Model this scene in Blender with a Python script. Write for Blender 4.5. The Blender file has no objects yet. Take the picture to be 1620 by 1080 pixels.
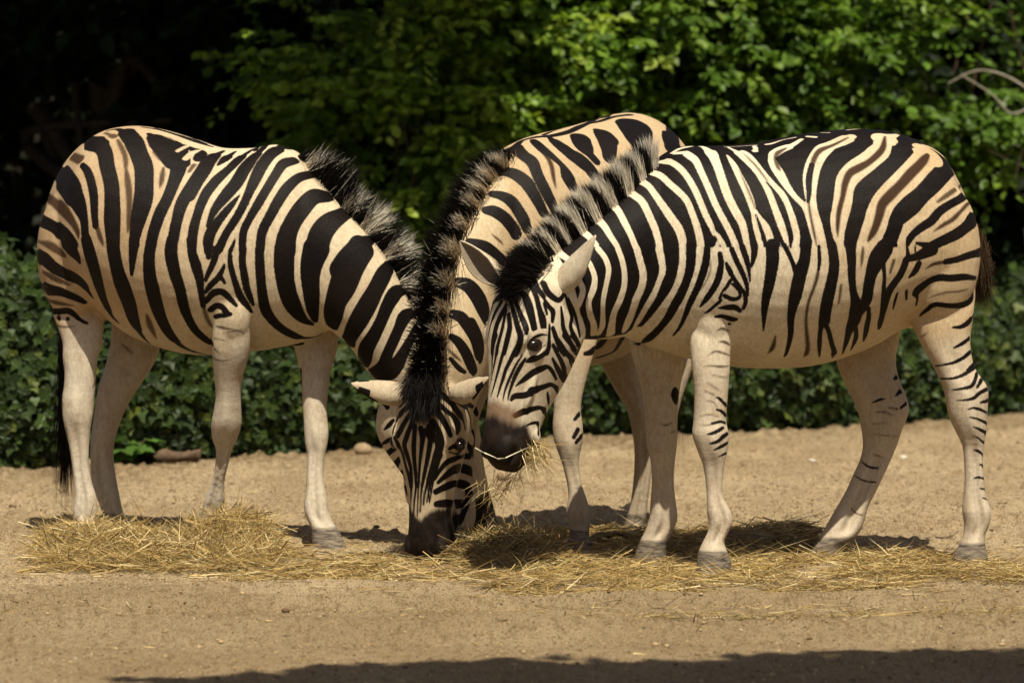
import bpy, math, random
import numpy as np
from mathutils import Vector, Matrix
from mathutils.bvhtree import BVHTree

sc = bpy.context.scene
rng = np.random.default_rng(7)
random.seed(7)

# ------------------------------------------------------------------ camera
CAM_H, FPX = 1.6, 7695.0                     # eye height (m); focal length in photo pixels (171 mm on 36 mm)
TILT = math.atan(465.0 / FPX)
cd = bpy.data.cameras.new("camera")
cd.lens, cd.sensor_width = 171.0, 36.0
cd.clip_start, cd.clip_end = 0.1, 500.0
cd.dof.use_dof = True
cd.dof.focus_distance = 14.95
cd.dof.aperture_fstop = 3.8
cam = bpy.data.objects.new("camera", cd)
sc.collection.objects.link(cam)
cam.location = (0, 0, CAM_H)
cam.rotation_euler = (math.pi / 2 - TILT, 0, 0)
sc.camera = cam

# ------------------------------------------------------------------ light
SUN_EL, SUN_AZ = math.radians(64), math.radians(12)      # azimuth: to the right of straight behind the camera
sunv = Vector((math.sin(SUN_AZ) * math.cos(SUN_EL), -math.cos(SUN_AZ) * math.cos(SUN_EL), math.sin(SUN_EL)))
sl = bpy.data.lights.new("sun", 'SUN')
sl.energy, sl.angle, sl.color = 5.0, math.radians(0.5), (1.0, 0.92, 0.74)
so = bpy.data.objects.new("sun", sl)
sc.collection.objects.link(so)
so.rotation_euler = (-sunv).to_track_quat('-Z', 'Y').to_euler()
w = bpy.data.worlds.new("World")
sc.world = w
w.use_nodes = True
nt = w.node_tree
sky = nt.nodes.new("ShaderNodeTexSky")
sky.sky_type = 'NISHITA'
sky.sun_disc = False
sky.air_density, sky.dust_density, sky.ozone_density = .7, 4.0, .5
sky.sun_elevation = SUN_EL
sky.sun_rotation = math.atan2(sunv.x, sunv.y)
bg = nt.nodes["Background"]
bg.inputs[1].default_value = 0.05
nt.links.new(sky.outputs[0], bg.inputs[0])
sc.view_settings.view_transform = 'Standard'
sc.view_settings.look = 'None'
sc.view_settings.exposure = 0.38
sc.view_settings.gamma = 1.0

# ------------------------------------------------------------------ helpers
FWD = np.array([0, math.cos(TILT), -math.sin(TILT)])
UPV = np.array([0, math.sin(TILT), math.cos(TILT)])
RGT = np.array([1.0, 0, 0])
EYE = np.array([0, 0, CAM_H])


def ray(px, py):
    return FWD + RGT * ((px - 810.0) / FPX) + UPV * ((540.0 - py) / FPX)


def P(px, py, Y):
    "the point of the place that stands at distance Y and was measured at px,py of the survey photograph"
    d = ray(px, py)
    return EYE + d * (Y / d[1])


def G(px, py):
    d = ray(px, py)
    return EYE + d * (-CAM_H / d[2])


def norm(v):
    v = np.asarray(v, float)
    return v / max(np.linalg.norm(v), 1e-9)


def set_props(o, label=None, cat=None, group=None, kind=None):
    if label: o["label"] = label
    if cat: o["category"] = cat
    if group: o["group"] = group
    if kind: o["kind"] = kind
    return o


def empty(name, loc, **kw):
    o = bpy.data.objects.new(name, None)
    sc.collection.objects.link(o)
    o.location = tuple(loc)
    o.empty_display_size = 0.1
    return set_props(o, **kw)


def mesh_data(name, verts, faces, attrs=None, smooth=True):
    "faces: list of int arrays (n,k)"
    me = bpy.data.meshes.new(name)
    verts = np.asarray(verts, np.float32)
    me.vertices.add(len(verts))
    me.vertices.foreach_set("co", verts.ravel())
    faces = [np.asarray(f, np.int32) for f in faces if len(f)]
    nl = sum(f.size for f in faces)
    nf = sum(len(f) for f in faces)
    me.loops.add(nl)
    me.polygons.add(nf)
    me.loops.foreach_set("vertex_index", np.concatenate([f.ravel() for f in faces]))
    sizes = np.concatenate([np.full(len(f), f.shape[1], np.int32) for f in faces])
    starts = np.concatenate([[0], np.cumsum(sizes)[:-1]]).astype(np.int32)
    me.polygons.foreach_set("loop_start", starts)
    me.polygons.foreach_set("use_smooth", np.full(nf, smooth, bool))
    me.update(calc_edges=True)
    for k, v in (attrs or {}).items():
        v = np.asarray(v, np.float32)
        if v.ndim == 1:
            a = me.attributes.new(k, 'FLOAT', 'POINT')
            a.data.foreach_set("value", v)
        else:
            a = me.attributes.new(k, 'FLOAT_COLOR', 'POINT')
            if v.shape[1] == 3:
                v = np.concatenate([v, np.ones((len(v), 1), np.float32)], 1)
            a.data.foreach_set("color", v.ravel())
    return me


def link(name, me, mat, parent=None, **kw):
    o = bpy.data.objects.new(name, me)
    sc.collection.objects.link(o)
    if mat: me.materials.append(mat)
    if parent:
        o.parent = parent
        o.matrix_parent_inverse = Matrix.Translation(-parent.location)
    return set_props(o, **kw)


# ---- node shorthand
def mat_new(name):
    m = bpy.data.materials.new(name)
    m.use_nodes = True
    return m, m.node_tree, m.node_tree.nodes["Principled BSDF"]


class N:
    def __init__(self, nt): self.nt = nt
    def new(self, t, **kw):
        n = self.nt.nodes.new("ShaderNode" + t)
        for k, v in kw.items(): setattr(n, k, v)
        return n
    def put(self, n, i, v):
        if hasattr(v, "is_output") or isinstance(v, bpy.types.NodeSocket): self.nt.links.new(v, n.inputs[i])
        elif v is not None: n.inputs[i].default_value = v
    def attr(self, name, out=2):
        return self.new("Attribute", attribute_name=name).outputs[out]
    def math(self, op, a, b=None, c=None, clamp=False):
        n = self.new("Math", operation=op, use_clamp=clamp)
        self.put(n, 0, a); self.put(n, 1, b); self.put(n, 2, c)
        return n.outputs[0]
    def mix(self, f, a, b, blend='MIX'):
        n = self.new("MixRGB", blend_type=blend)
        self.put(n, 0, f)
        for i, v in ((1, a), (2, b)):
            self.put(n, i, (*v, 1) if isinstance(v, tuple) and len(v) == 3 else v)
        return n.outputs[0]
    def noise(self, scale, detail=3, rough=0.55, vec=None, out=0):
        n = self.new("TexNoise")
        self.put(n, "Scale", scale); self.put(n, "Detail", detail); self.put(n, "Roughness", rough)
        if vec is not None: self.put(n, "Vector", vec)
        return n.outputs[out]
    def coords(self, scale=(1, 1, 1)):
        t = self.new("TexCoord").outputs["Object"]
        m = self.new("Mapping")
        self.put(m, 0, t)
        m.inputs["Scale"].default_value = scale
        return m.outputs[0]
    def ramp(self, f, lo, hi, a=0.0, b=1.0, smooth=True):
        n = self.new("MapRange", interpolation_type='SMOOTHSTEP' if smooth else 'LINEAR')
        self.put(n, 0, f); self.put(n, 1, lo); self.put(n, 2, hi); self.put(n, 3, a); self.put(n, 4, b)
        return n.outputs[0]
    def bump(self, h, strength, dist):
        n = self.new("Bump")
        self.put(n, "Height", h); self.put(n, "Strength", strength); self.put(n, "Distance", dist)
        return n.outputs[0]


# ---- numpy value noise
def _hash(ix, iy, seed):
    h = (ix.astype(np.int64) * 374761393 + iy.astype(np.int64) * 668265263 + seed * 974711) & 0x7fffffff
    h = ((h ^ (h >> 13)) * 1274126177) & 0x7fffffff
    return ((h ^ (h >> 16)) & 0xffff) / 65535.0


def vnoise(x, y, seed=0):
    ix, iy = np.floor(x), np.floor(y)
    fx, fy = x - ix, y - iy
    fx, fy = fx * fx * (3 - 2 * fx), fy * fy * (3 - 2 * fy)
    a, b = _hash(ix, iy, seed), _hash(ix + 1, iy, seed)
    c, d = _hash(ix, iy + 1, seed), _hash(ix + 1, iy + 1, seed)
    return a + (b - a) * fx + (c - a) * fy + (a - b - c + d) * fx * fy


def fbm(x, y, octs=4, seed=0, gain=0.5):
    s, amp, tot = 0, 1.0, 0
    for i in range(octs):
        s = s + amp * vnoise(x * 2 ** i, y * 2 ** i, seed + i * 17)
        tot += amp
        amp *= gain
    return s / tot


def sstep(x, a, b):
    t = np.clip((x - a) / (b - a), 0, 1)
    return t * t * (3 - 2 * t)


def frames(dirs):
    "orthonormal frames with z = dirs"
    d = dirs / np.maximum(np.linalg.norm(dirs, axis=1, keepdims=True), 1e-9)
    ref = np.where(np.abs(d[:, 2:3]) < 0.9, np.array([[0, 0, 1.0]]), np.array([[1.0, 0, 0]]))
    x = np.cross(ref, d)
    x /= np.maximum(np.linalg.norm(x, axis=1, keepdims=True), 1e-9)
    return x, np.cross(d, x), d


def strand_arrays(roots, dirs, lens, width, bend, cols, tipcols=None, levels=(0, .35, .7)):
    "tapering three-sided hairs or stalks"
    n = len(roots)
    x, y, d = frames(dirs)
    V, C = [], []
    ang = rng.uniform(0, 6.28, n)
    width = np.broadcast_to(np.asarray(width, float), (n,))
    for t in levels:
        c = roots + d * (lens * t)[:, None] + bend * (t * t)
        r = width * (1 - 0.75 * t) * 0.5
        for k in range(3):
            a = ang + k * 2.0944
            V.append(c + x * (np.cos(a) * r)[:, None] + y * (np.sin(a) * r)[:, None])
            C.append(cols if tipcols is None else cols * (1 - t) + tipcols * t)
    V.append(roots + d * lens[:, None] + bend)
    C.append(cols if tipcols is None else tipcols)
    m = len(levels) * 3 + 1
    V = np.stack(V, 1).reshape(-1, 3)
    C = np.stack(C, 1).reshape(-1, 3)
    base = (np.arange(n) * m)[:, None]
    q, tr = [], []
    for l in range(len(levels) - 1):
        for k in range(3):
            k2 = (k + 1) % 3
            q.append(base + np.array([[l * 3 + k, l * 3 + k2, l * 3 + 3 + k2, l * 3 + 3 + k]]))
    L = (len(levels) - 1) * 3
    for k in range(3):
        tr.append(base + np.array([[L + k, L + (k + 1) % 3, m - 1]]))
    return V, np.concatenate(q), np.concatenate(tr), C


def join_arrays(parts):
    "parts: (V, quads, tris, col)"
    V, Q, T, C, o = [], [], [], [], 0
    for v, q, t, c in parts:
        V.append(v); C.append(c)
        if len(q): Q.append(np.asarray(q) + o)
        if len(t): T.append(np.asarray(t) + o)
        o += len(v)
    return (np.concatenate(V), np.concatenate(Q) if Q else np.zeros((0, 4), int),
            np.concatenate(T) if T else np.zeros((0, 3), int), np.concatenate(C))


def catmull(pts, sub):
    pts = np.asarray(pts, float)
    if len(pts) == 2:
        t = np.linspace(0, 1, sub + 1)[:, None]
        return pts[0] * (1 - t) + pts[1] * t
    p = np.vstack([2 * pts[0] - pts[1], pts, 2 * pts[-1] - pts[-2]])
    out = []
    for i in range(1, len(p) - 2):
        for k in range(sub):
            t = k / sub
            a, b, c, d = p[i - 1], p[i], p[i + 1], p[i + 2]
            out.append(0.5 * (2 * b + (c - a) * t + (2 * a - 5 * b + 4 * c - d) * t * t + (3 * b - a - 3 * c + d) * t ** 3))
    out.append(pts[-1])
    return np.array(out)


def loft(rings, sub=4, nseg=36, n=2.15):
    """rings: (top3, bot3, halfwidth, lateral3 or None, k) -> verts, quads, tris. An organic tube whose section at each
    ring spans top..bottom and +-halfwidth along the lateral direction; k widens the upper part."""
    tops = np.array([r[0] for r in rings]); bots = np.array([r[1] for r in rings])
    ws = np.array([r[2] for r in rings])[:, None]
    ks = np.array([(r[4] if len(r) > 4 else 0.0) for r in rings])[:, None]
    ctr = (tops + bots) / 2
    lats = []
    for i, r in enumerate(rings):
        if r[3] is not None: lats.append(norm(r[3]))
        else:
            tg = ctr[min(i + 1, len(ctr) - 1)] - ctr[max(i - 1, 0)]
            lats.append(norm(np.cross(tg, tops[i] - bots[i])))
        if i and np.dot(lats[i], lats[i - 1]) < 0: lats[i] = -lats[i]
    A = catmull(np.hstack([tops, bots, ws, ks, np.array(lats)]), sub)
    th = np.linspace(0, 2 * np.pi, nseg, endpoint=False)
    c, s = np.cos(th), np.sin(th)
    cs = np.sign(c) * np.abs(c) ** (2 / n); ss = np.sign(s) * np.abs(s) ** (2 / n)
    V = []
    for a in A:
        top, bot, wd, k, L = a[:3], a[3:6], max(a[6], .002), a[7], norm(a[8:11])
        V.append((top + bot) / 2 + np.outer(cs, (top - bot) / 2) + np.outer(ss * wd * (1 + k * cs), L))
    m = len(V)
    V = np.concatenate(V)
    i, j = np.meshgrid(np.arange(m - 1), np.arange(nseg), indexing='ij')
    j2 = (j + 1) % nseg
    q = np.stack([i * nseg + j, i * nseg + j2, (i + 1) * nseg + j2, (i + 1) * nseg + j], -1).reshape(-1, 4)
    c0, c1 = V[:nseg].mean(0), V[-nseg:].mean(0)
    nv = len(V)
    V = np.vstack([V, c0, c1])
    k = np.arange(nseg)
    t = np.concatenate([np.stack([np.full(nseg, nv), (k + 1) % nseg, k], 1),
                        np.stack([np.full(nseg, nv + 1), nv - nseg + k, nv - nseg + (k + 1) % nseg], 1)])
    return V, q, t


def ellipsoid(c, axes, nu=24, nv=14):
    "axes: three vectors (semi-axes)"
    ax = [np.asarray(a, float) for a in axes]
    rings = []
    th = np.linspace(-np.pi / 2 + .15, np.pi / 2 - .15, nv)
    V = []
    ph = np.linspace(0, 2 * np.pi, nu, endpoint=False)
    for t in th:
        V.append(np.asarray(c) + np.sin(t) * ax[2] + np.cos(t) * (np.outer(np.cos(ph), ax[0]) + np.outer(np.sin(ph), ax[1])))
    V = np.concatenate(V)
    i, j = np.meshgrid(np.arange(nv - 1), np.arange(nu), indexing='ij')
    j2 = (j + 1) % nu
    q = np.stack([i * nu + j, i * nu + j2, (i + 1) * nu + j2, (i + 1) * nu + j], -1).reshape(-1, 4)
    k = np.arange(nu)
    nvt = len(V)
    V = np.vstack([V, np.asarray(c) - ax[2], np.asarray(c) + ax[2]])
    t = np.concatenate([np.stack([np.full(nu, nvt), (k + 1) % nu, k], 1),
                        np.stack([np.full(nu, nvt + 1), nvt - nu + k, nvt - nu + (k + 1) % nu], 1)])
    return V, q, t

# ------------------------------------------------------------------ zebra tools
VIEWS = {'a1': (40, 190, 5.4), 'a2': (40, 380, 5.4), 'a3': (300, 200, 5.4), 'a4': (300, 390, 5.4), 'a5': (480, 230, 5.4),
         'a6': (500, 410, 5.4), 'b1': (560, 570, 5.4), 'b2': (560, 720, 5.4), 'b3': (660, 170, 5.4), 'b4': (660, 360, 5.4),
         'c0': (720, 530, 6.75), 'c1': (900, 200, 5.4), 'c2': (900, 390, 5.4), 'c3': (1140, 190, 5.4), 'c4': (1140, 390, 5.4),
         'c5': (1320, 190, 5.4), 'c6': (1320, 390, 5.4), 'c7': (1380, 580, 6.75), 'c8': (1040, 560, 8.1),
         'd4': (400, 500, 2.348), 'd7': (820, 500, 2.455), 'd8': (1200, 500, 2.455), 's': (0, 0, 1)}

HEADR = [  # x, ztop, zbot, halfwidth, k
    (-.06, .0, -.16, .06, 0), (-.03, .034, -.19, .075, 0), (0, .055, -.22, .084, .10), (.05, .070, -.245, .090, .22), (.10, .074, -.25, .093, .26),
    (.15, .074, -.24, .093, .28), (.20, .066, -.225, .087, .28), (.25, .055, -.210, .076, .24), (.30, .046, -.188, .065, .18),
    (.35, .040, -.165, .057, .12), (.40, .036, -.148, .054, .05), (.44, .034, -.138, .056, 0), (.48, .028, -.126, .058, 0),
    (.515, .014, -.115, .053, -.05), (.54, -.01, -.10, .042, -.05), (.553, -.035, -.085, .025, 0)]


class Head:
    def __init__(s, poll, muzzle, dorsal, wide=1.0):
        s.o = np.asarray(poll, float)
        ax = np.asarray(muzzle, float) - s.o
        s.k = np.linalg.norm(ax) / .553
        s.x = norm(ax)
        z = np.asarray(dorsal, float)
        s.z = norm(z - s.x * np.dot(z, s.x))
        s.y = np.cross(s.z, s.x)
        s.wide = wide
    def w(s, x, y, z):
        return s.o + s.k * (s.x * x + s.y * y * s.wide + s.z * z)
    def vec(s, x, y, z):
        return s.x * x + s.y * y + s.z * z
    def local(s, V):
        d = (V - s.o) / s.k
        return np.stack([d @ s.x, d @ s.y / s.wide, d @ s.z], 1)
    def solids(s):
        out = [loft([(s.w(x, 0, zt), s.w(x, 0, zb), hw * s.k * s.wide, s.y, kk) for x, zt, zb, hw, kk in HEADR], sub=3)]
        e = lambda c, a, b, d: out.append(ellipsoid(s.w(*c), [s.x * s.k * a, s.y * s.k * b, s.z * s.k * d]))
        for g in (-1, 1):
            e((.165, g * .075, .030), .040, .018, .018)       # brow over the eye
            e((.205, g * .082, -.030), .030, .014, .020)      # lower lid
            e((.11, g * .048, -.12), .095, .040, .095)       # cheek
            e((.28, g * .05, -.04), .10, .03, .02)            # cheek ridge
            e((.488, g * .040, -.018), .042, .024, .030)      # nostril
            e((.46, g * .030, -.10), .06, .028, .035)         # lips
        e((.46, 0, -.128), .045, .038, .022)                  # chin
        e((.05, 0, .052), .06, .05, .025)                       # poll
        return out


def ear_arrays(base, tip, opening, width=.046, curl=1.75, tilt=.012):
    base, tip = np.asarray(base, float), np.asarray(tip, float)
    base = base - norm(tip - base) * .015
    d = norm(tip - base); l = np.linalg.norm(tip - base)
    op = np.asarray(opening, float); op = norm(op - d * np.dot(op, d)); sd = np.cross(d, op)
    nu, nv = 44, 33
    U = np.linspace(-.22, 1, nu); Vv = np.linspace(-1, 1, nv)
    prof = np.interp(U, [-.32, -.15, 0, .15, .35, .55, .75, .9, 1], [.34, .52, .66, .88, 1.0, .93, .66, .36, .08]) * width
    cu = np.interp(U, [-.32, -.1, .3, 1], [2.9, 2.5, curl, curl * .75])
    out = []
    for off in (0.0, .007):
        g = []
        for u, w_, c in zip(U, prof, cu):
            a = Vv * c
            r = max(w_ - off, .001)
            g.append(base + d * (u * l) + np.outer(np.sin(a) * r, sd) - np.outer(np.cos(a) * r * .85, op) + op * (w_ * .4 + tilt * math.sin(u * 3)))
        out.append(np.array(g))
    V = np.concatenate([out[0].reshape(-1, 3), out[1].reshape(-1, 3)])
    uu = np.repeat(U, nv); vv = np.tile(Vv, nu)
    q = []
    m = nu * nv
    for i in range(nu - 1):
        for j in range(nv - 1):
            a, b, c, e = i * nv + j, i * nv + j + 1, (i + 1) * nv + j + 1, (i + 1) * nv + j
            q.append((a, b, c, e)); q.append((m + a, m + e, m + c, m + b))
        for j, fl in ((0, 0), (nv - 1, 1)):
            a, e = i * nv + j, (i + 1) * nv + j
            q.append((a, e, m + e, m + a) if not fl else (a, m + a, m + e, e))
    for j in range(nv - 1):
        a, b = (nu - 1) * nv + j, (nu - 1) * nv + j + 1
        q.append((a, b, m + b, m + a))
    return V, np.array(q), np.concatenate([uu, uu]), np.concatenate([vv, vv]), np.repeat([0., 1.], m)


def remesh(solids, voxel, iters=20, headf=None):
    V, Q, T, o = [], [], [], 0
    for v, q, t in solids:
        V.append(v); Q.append(q + o); T.append(t + o); o += len(v)
    me = mesh_data("tmp", np.concatenate(V), [np.concatenate(Q), np.concatenate(T)])
    ob = bpy.data.objects.new("tmp", me)
    sc.collection.objects.link(ob)
    md = ob.modifiers.new("r", 'REMESH'); md.mode = 'VOXEL'; md.voxel_size = voxel
    dg = bpy.context.evaluated_depsgraph_get()
    ev = ob.evaluated_get(dg)
    m2 = bpy.data.meshes.new_from_object(ev)
    bpy.data.objects.remove(ob); bpy.data.meshes.remove(me)
    n = len(m2.vertices)
    co = np.zeros(n * 3, np.float32); m2.vertices.foreach_get("co", co); co = co.reshape(-1, 3).astype(float)
    ed = np.zeros(len(m2.edges) * 2, np.int32); m2.edges.foreach_get("vertices", ed); ed = ed.reshape(-1, 2)
    lt = np.zeros(len(m2.polygons), np.int32); m2.polygons.foreach_get("loop_total", lt)
    li = np.zeros(len(m2.loops), np.int32); m2.loops.foreach_get("vertex_index", li)
    assert (lt == 4).all()
    q = li.reshape(-1, 4)
    bpy.data.meshes.remove(m2)
    a, b = ed[:, 0], ed[:, 1]
    deg = np.bincount(a, minlength=n) + np.bincount(b, minlength=n)
    wt = (.03 + .97 * sstep(co[:, 2], .48, .62))[:, None]
    wb = np.ones((n, 1))
    if headf is not None:
        hl = headf.local(co)
        wb = 1 - ((np.abs(hl[:, 1]) < .14) & (hl[:, 2] < .14) & (hl[:, 2] > -.3) & (hl[:, 0] < .6) & (hl[:, 0] > -.08)).astype(float)[:, None]
    for it in range(iters * 2 + 50):
        lam = .6 if it % 2 == 0 else -.58
        if it > 5: lam = lam * wt
        if it >= 40: lam = lam * wb
        s = np.stack([np.bincount(a, co[b, k], n) + np.bincount(b, co[a, k], n) for k in range(3)], 1)
        co = co + lam * (s / deg[:, None] - co)
    return co, q, ed


class Painter:
    def __init__(s, V, Q, mid=None, lat=None, axis_y=15.3):
        s.V = V
        s.bvh = BVHTree.FromPolygons([tuple(v) for v in V], [tuple(map(int, f)) for f in Q])
        s.f = np.full(len(V), -.03); s.sh = np.zeros(len(V)); s.white = np.zeros(len(V))
        s.mid, s.lat = mid, (None if lat is None else norm(lat))
        s.lastY = axis_y
        d = V - EYE
        dep = d @ FWD
        s.px = 810 + FPX * (d @ RGT) / dep
        s.py = 540 - FPX * (d @ UPV) / dep
    def cast(s, px, py):
        d = ray(px, py)
        h, nrm, i, t = s.bvh.ray_cast(Vector(EYE), Vector(d).normalized())
        s.hit = h is not None
        if h is not None:
            s.lastY = h.y
            return np.array(h)
        p = P(px, py, s.lastY)
        h, nrm, i, t = s.bvh.find_nearest(Vector(p))
        return np.array(h)
    def stroke(s, op, view, nums, mirror=False, amt=1.0):
        x0, y0, k = VIEWS[view]
        a = np.array(nums, float).reshape(-1, 3)
        a[:, 0] = x0 + a[:, 0] / k; a[:, 1] = y0 + a[:, 1] / k; a[:, 2] = a[:, 2] / k
        if len(a) > 1: a = catmull(a, 4)
        pts, rad, hits = [], [], []
        for i, (x, y, wd) in enumerate(a):
            c = s.cast(x, y); ok = s.hit
            hits.append(s.hit)
            base = max(wd, .5) * c[1] / FPX / 2
            if len(a) > 1:
                t = a[min(i + 1, len(a) - 1)][:2] - a[max(i - 1, 0)][:2]
                t = t / max(np.linalg.norm(t), 1e-6)
                e1 = s.cast(x - t[1] * wd / 2, y + t[0] * wd / 2); ok &= s.hit
                e2 = s.cast(x + t[1] * wd / 2, y - t[0] * wd / 2); ok &= s.hit
                r = np.linalg.norm(e1 - e2) / 2
                if ok and r < base * 2.2: base = float(np.clip(r, base, base * 1.6))
                s.lastY = c[1]
            pts.append(c); rad.append(base)
        pts, rad, hits = np.array(pts), np.array(rad), np.array(hits)
        if op == 's' and len(rad) > 8:
            e_ = np.array([.5, .75, .9]); rad[:3] *= e_; rad[-3:] *= e_[::-1]
        if hits.sum() >= 3 and not hits.all():      # strokes that run over the edge go on round the body
            k0, k1 = np.nonzero(hits)[0][[0, -1]]
            pre, post = k0 > 0, k1 < len(hits) - 1
            pts, rad = pts[k0:k1 + 1], rad[k0:k1 + 1]
            for at_start in ([True] if pre else []) + ([False] if post else []):
                p, q_ = (pts[0], pts[min(2, len(pts) - 1)]) if at_start else (pts[-1], pts[max(-3, -len(pts))])
                r_ = rad[0] if at_start else rad[-1]
                dr = norm(p - q_)
                for st_ in range(5):
                    n_ = np.array(s.bvh.find_nearest(Vector(p + dr * .016))[0])
                    dr = norm(n_ - p); p = n_
                    if at_start: pts = np.vstack([p, pts]); rad = np.concatenate([[r_], rad])
                    else: pts = np.vstack([pts, p]); rad = np.concatenate([rad, [r_]])
        s._lay(op, pts, rad, amt)
        if mirror and s.mid is not None:
            m = pts - 2 * np.outer((pts - s.mid) @ s.lat, s.lat)
            m = np.array([s.bvh.find_nearest(Vector(p))[0] for p in m])
            s._lay(op, m, rad, amt)
    def _lay(s, op, pts, rad, amt):
        mg = rad.max() + .03
        lo, hi = pts.min(0) - mg, pts.max(0) + mg
        sel = np.nonzero(((s.V > lo) & (s.V < hi)).all(1))[0]
        if not len(sel): return
        v = s.V[sel]
        best = np.full(len(sel), -.03)
        if len(pts) == 1:
            best = np.maximum(best, rad[0] - np.linalg.norm(v - pts[0], axis=1))
        for i in range(len(pts) - 1):
            p, q = pts[i], pts[i + 1]
            e = q - p; L2 = e @ e
            if L2 > .12 ** 2: continue
            t = np.clip(((v - p) @ e) / max(L2, 1e-9), 0, 1)
            d = np.linalg.norm(v - p - t[:, None] * e, axis=1)
            best = np.maximum(best, rad[i] * (1 - t) + rad[i + 1] * t - d)
        if op == 'k': s.f[sel] = np.maximum(s.f[sel], best)
        elif op == 'c': s.f[sel] = np.minimum(s.f[sel], -best)
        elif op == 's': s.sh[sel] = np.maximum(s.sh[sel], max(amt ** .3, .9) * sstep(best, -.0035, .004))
        elif op == 'w': s.white[sel] = np.maximum(s.white[sel], amt * sstep(best, -.006, .006))
        s.f = np.clip(s.f, -.03, .03)
    def fill(s, poly, minz=.3):
        "closed outline on the flank, carried through to the other flank"
        P_ = np.array(poly, float)
        x, y = s.px, s.py
        inside = np.zeros(len(x), bool); dist = np.full(len(x), 1e9)
        for i in range(len(P_)):
            a, b = P_[i], P_[(i + 1) % len(P_)]
            cond = (a[1] > y) != (b[1] > y)
            xi = (b[0] - a[0]) * (y - a[1]) / (b[1] - a[1] + 1e-12) + a[0]
            inside ^= cond & (x < xi)
            e = b - a
            t = np.clip(((x - a[0]) * e[0] + (y - a[1]) * e[1]) / (e @ e), 0, 1)
            dist = np.minimum(dist, np.hypot(x - a[0] - t * e[0], y - a[1] - t * e[1]))
        d = np.where(inside, dist, -dist) / 510.0
        s.f = np.maximum(s.f, np.clip(d, -.03, .03))
    def run(s, table):
        for line in table.strip().splitlines():
            line = line.split('#')[0].strip()
            if not line: continue
            head, body = line.split(':')
            h = head.split()
            op, view, mir = h[0], h[1], 'm' in h[2:]
            amt = .8
            for z in h[2:]:
                if z != 'm': amt = float(z)
            for st in body.split('|'):
                nums = [float(t) for t in st.replace(',', ' ').split()]
                s.stroke(op, view, nums, mir, amt if op in 'sw' else 1.0)


def ring_px(r):
    "(tx,ty,bx,by,w,Y[,lat,k])"
    tx, ty, bx, by, w_, Y = r[:6]
    Yt, Yb = (Y if isinstance(Y, tuple) else (Y, Y))
    return (P(tx, ty, Yt), P(bx, by, Yb), w_, r[6] if len(r) > 6 else None, r[7] if len(r) > 7 else 0.0)


def leg_loft(rows, Y0, Y1, thick=.82, groove=0.0):
    """rows: (left px, right px, y px) from the shoulder or thigh down; the leg stands at distance Y0 above and Y1 at the hoof"""
    rows = sorted(rows, key=lambda r: r[2])
    y0, y1 = rows[0][2], rows[-1][2]
    R = []
    for l, r, y in rows:
        Y = Y0 + (Y1 - Y0) * min(1, (y - y0) / (y1 - y0))
        a, b = P(l, y, Y), P(r, y, Y)
        th = thick * np.interp(len(R), [0, 1, 2, 3, 4, 5], [.25, .45, .62, .78, .9, 1.0])
        hw = np.linalg.norm(a - b) / 2 * th
        R.append((a, b, max(hw, .02), np.array([0, 1.0, 0]), 0.0))
    v, q, t = loft(R, sub=3, nseg=36, n=2.0)
    m = (len(v) - 2) // 36
    th_ = np.linspace(0, 2 * np.pi, 36, endpoint=False)
    cs_ = np.cos(th_)
    for i in range(m):                      # the groove between bone and tendon, deepest along the cannon
        u = i / (m - 1)
        g = .50 * sstep(u, .46, .56) * (1 - sstep(u, .80, .88)) + .16 * sstep(u, .12, .2) * (1 - sstep(u, .30, .38)) - .18 * math.exp(-((u - .43) / .05) ** 2) - .16 * math.exp(-((u - .86) / .04) ** 2)
        sl_ = slice(i * 36, i * 36 + 36)
        c = v[sl_].mean(0)
        k_ = 1 - g * np.exp(-((cs_ - groove) / .30) ** 2)
        v[sl_, 1] = c[1] + (v[sl_, 1] - c[1]) * k_
    return v, q, t


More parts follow.
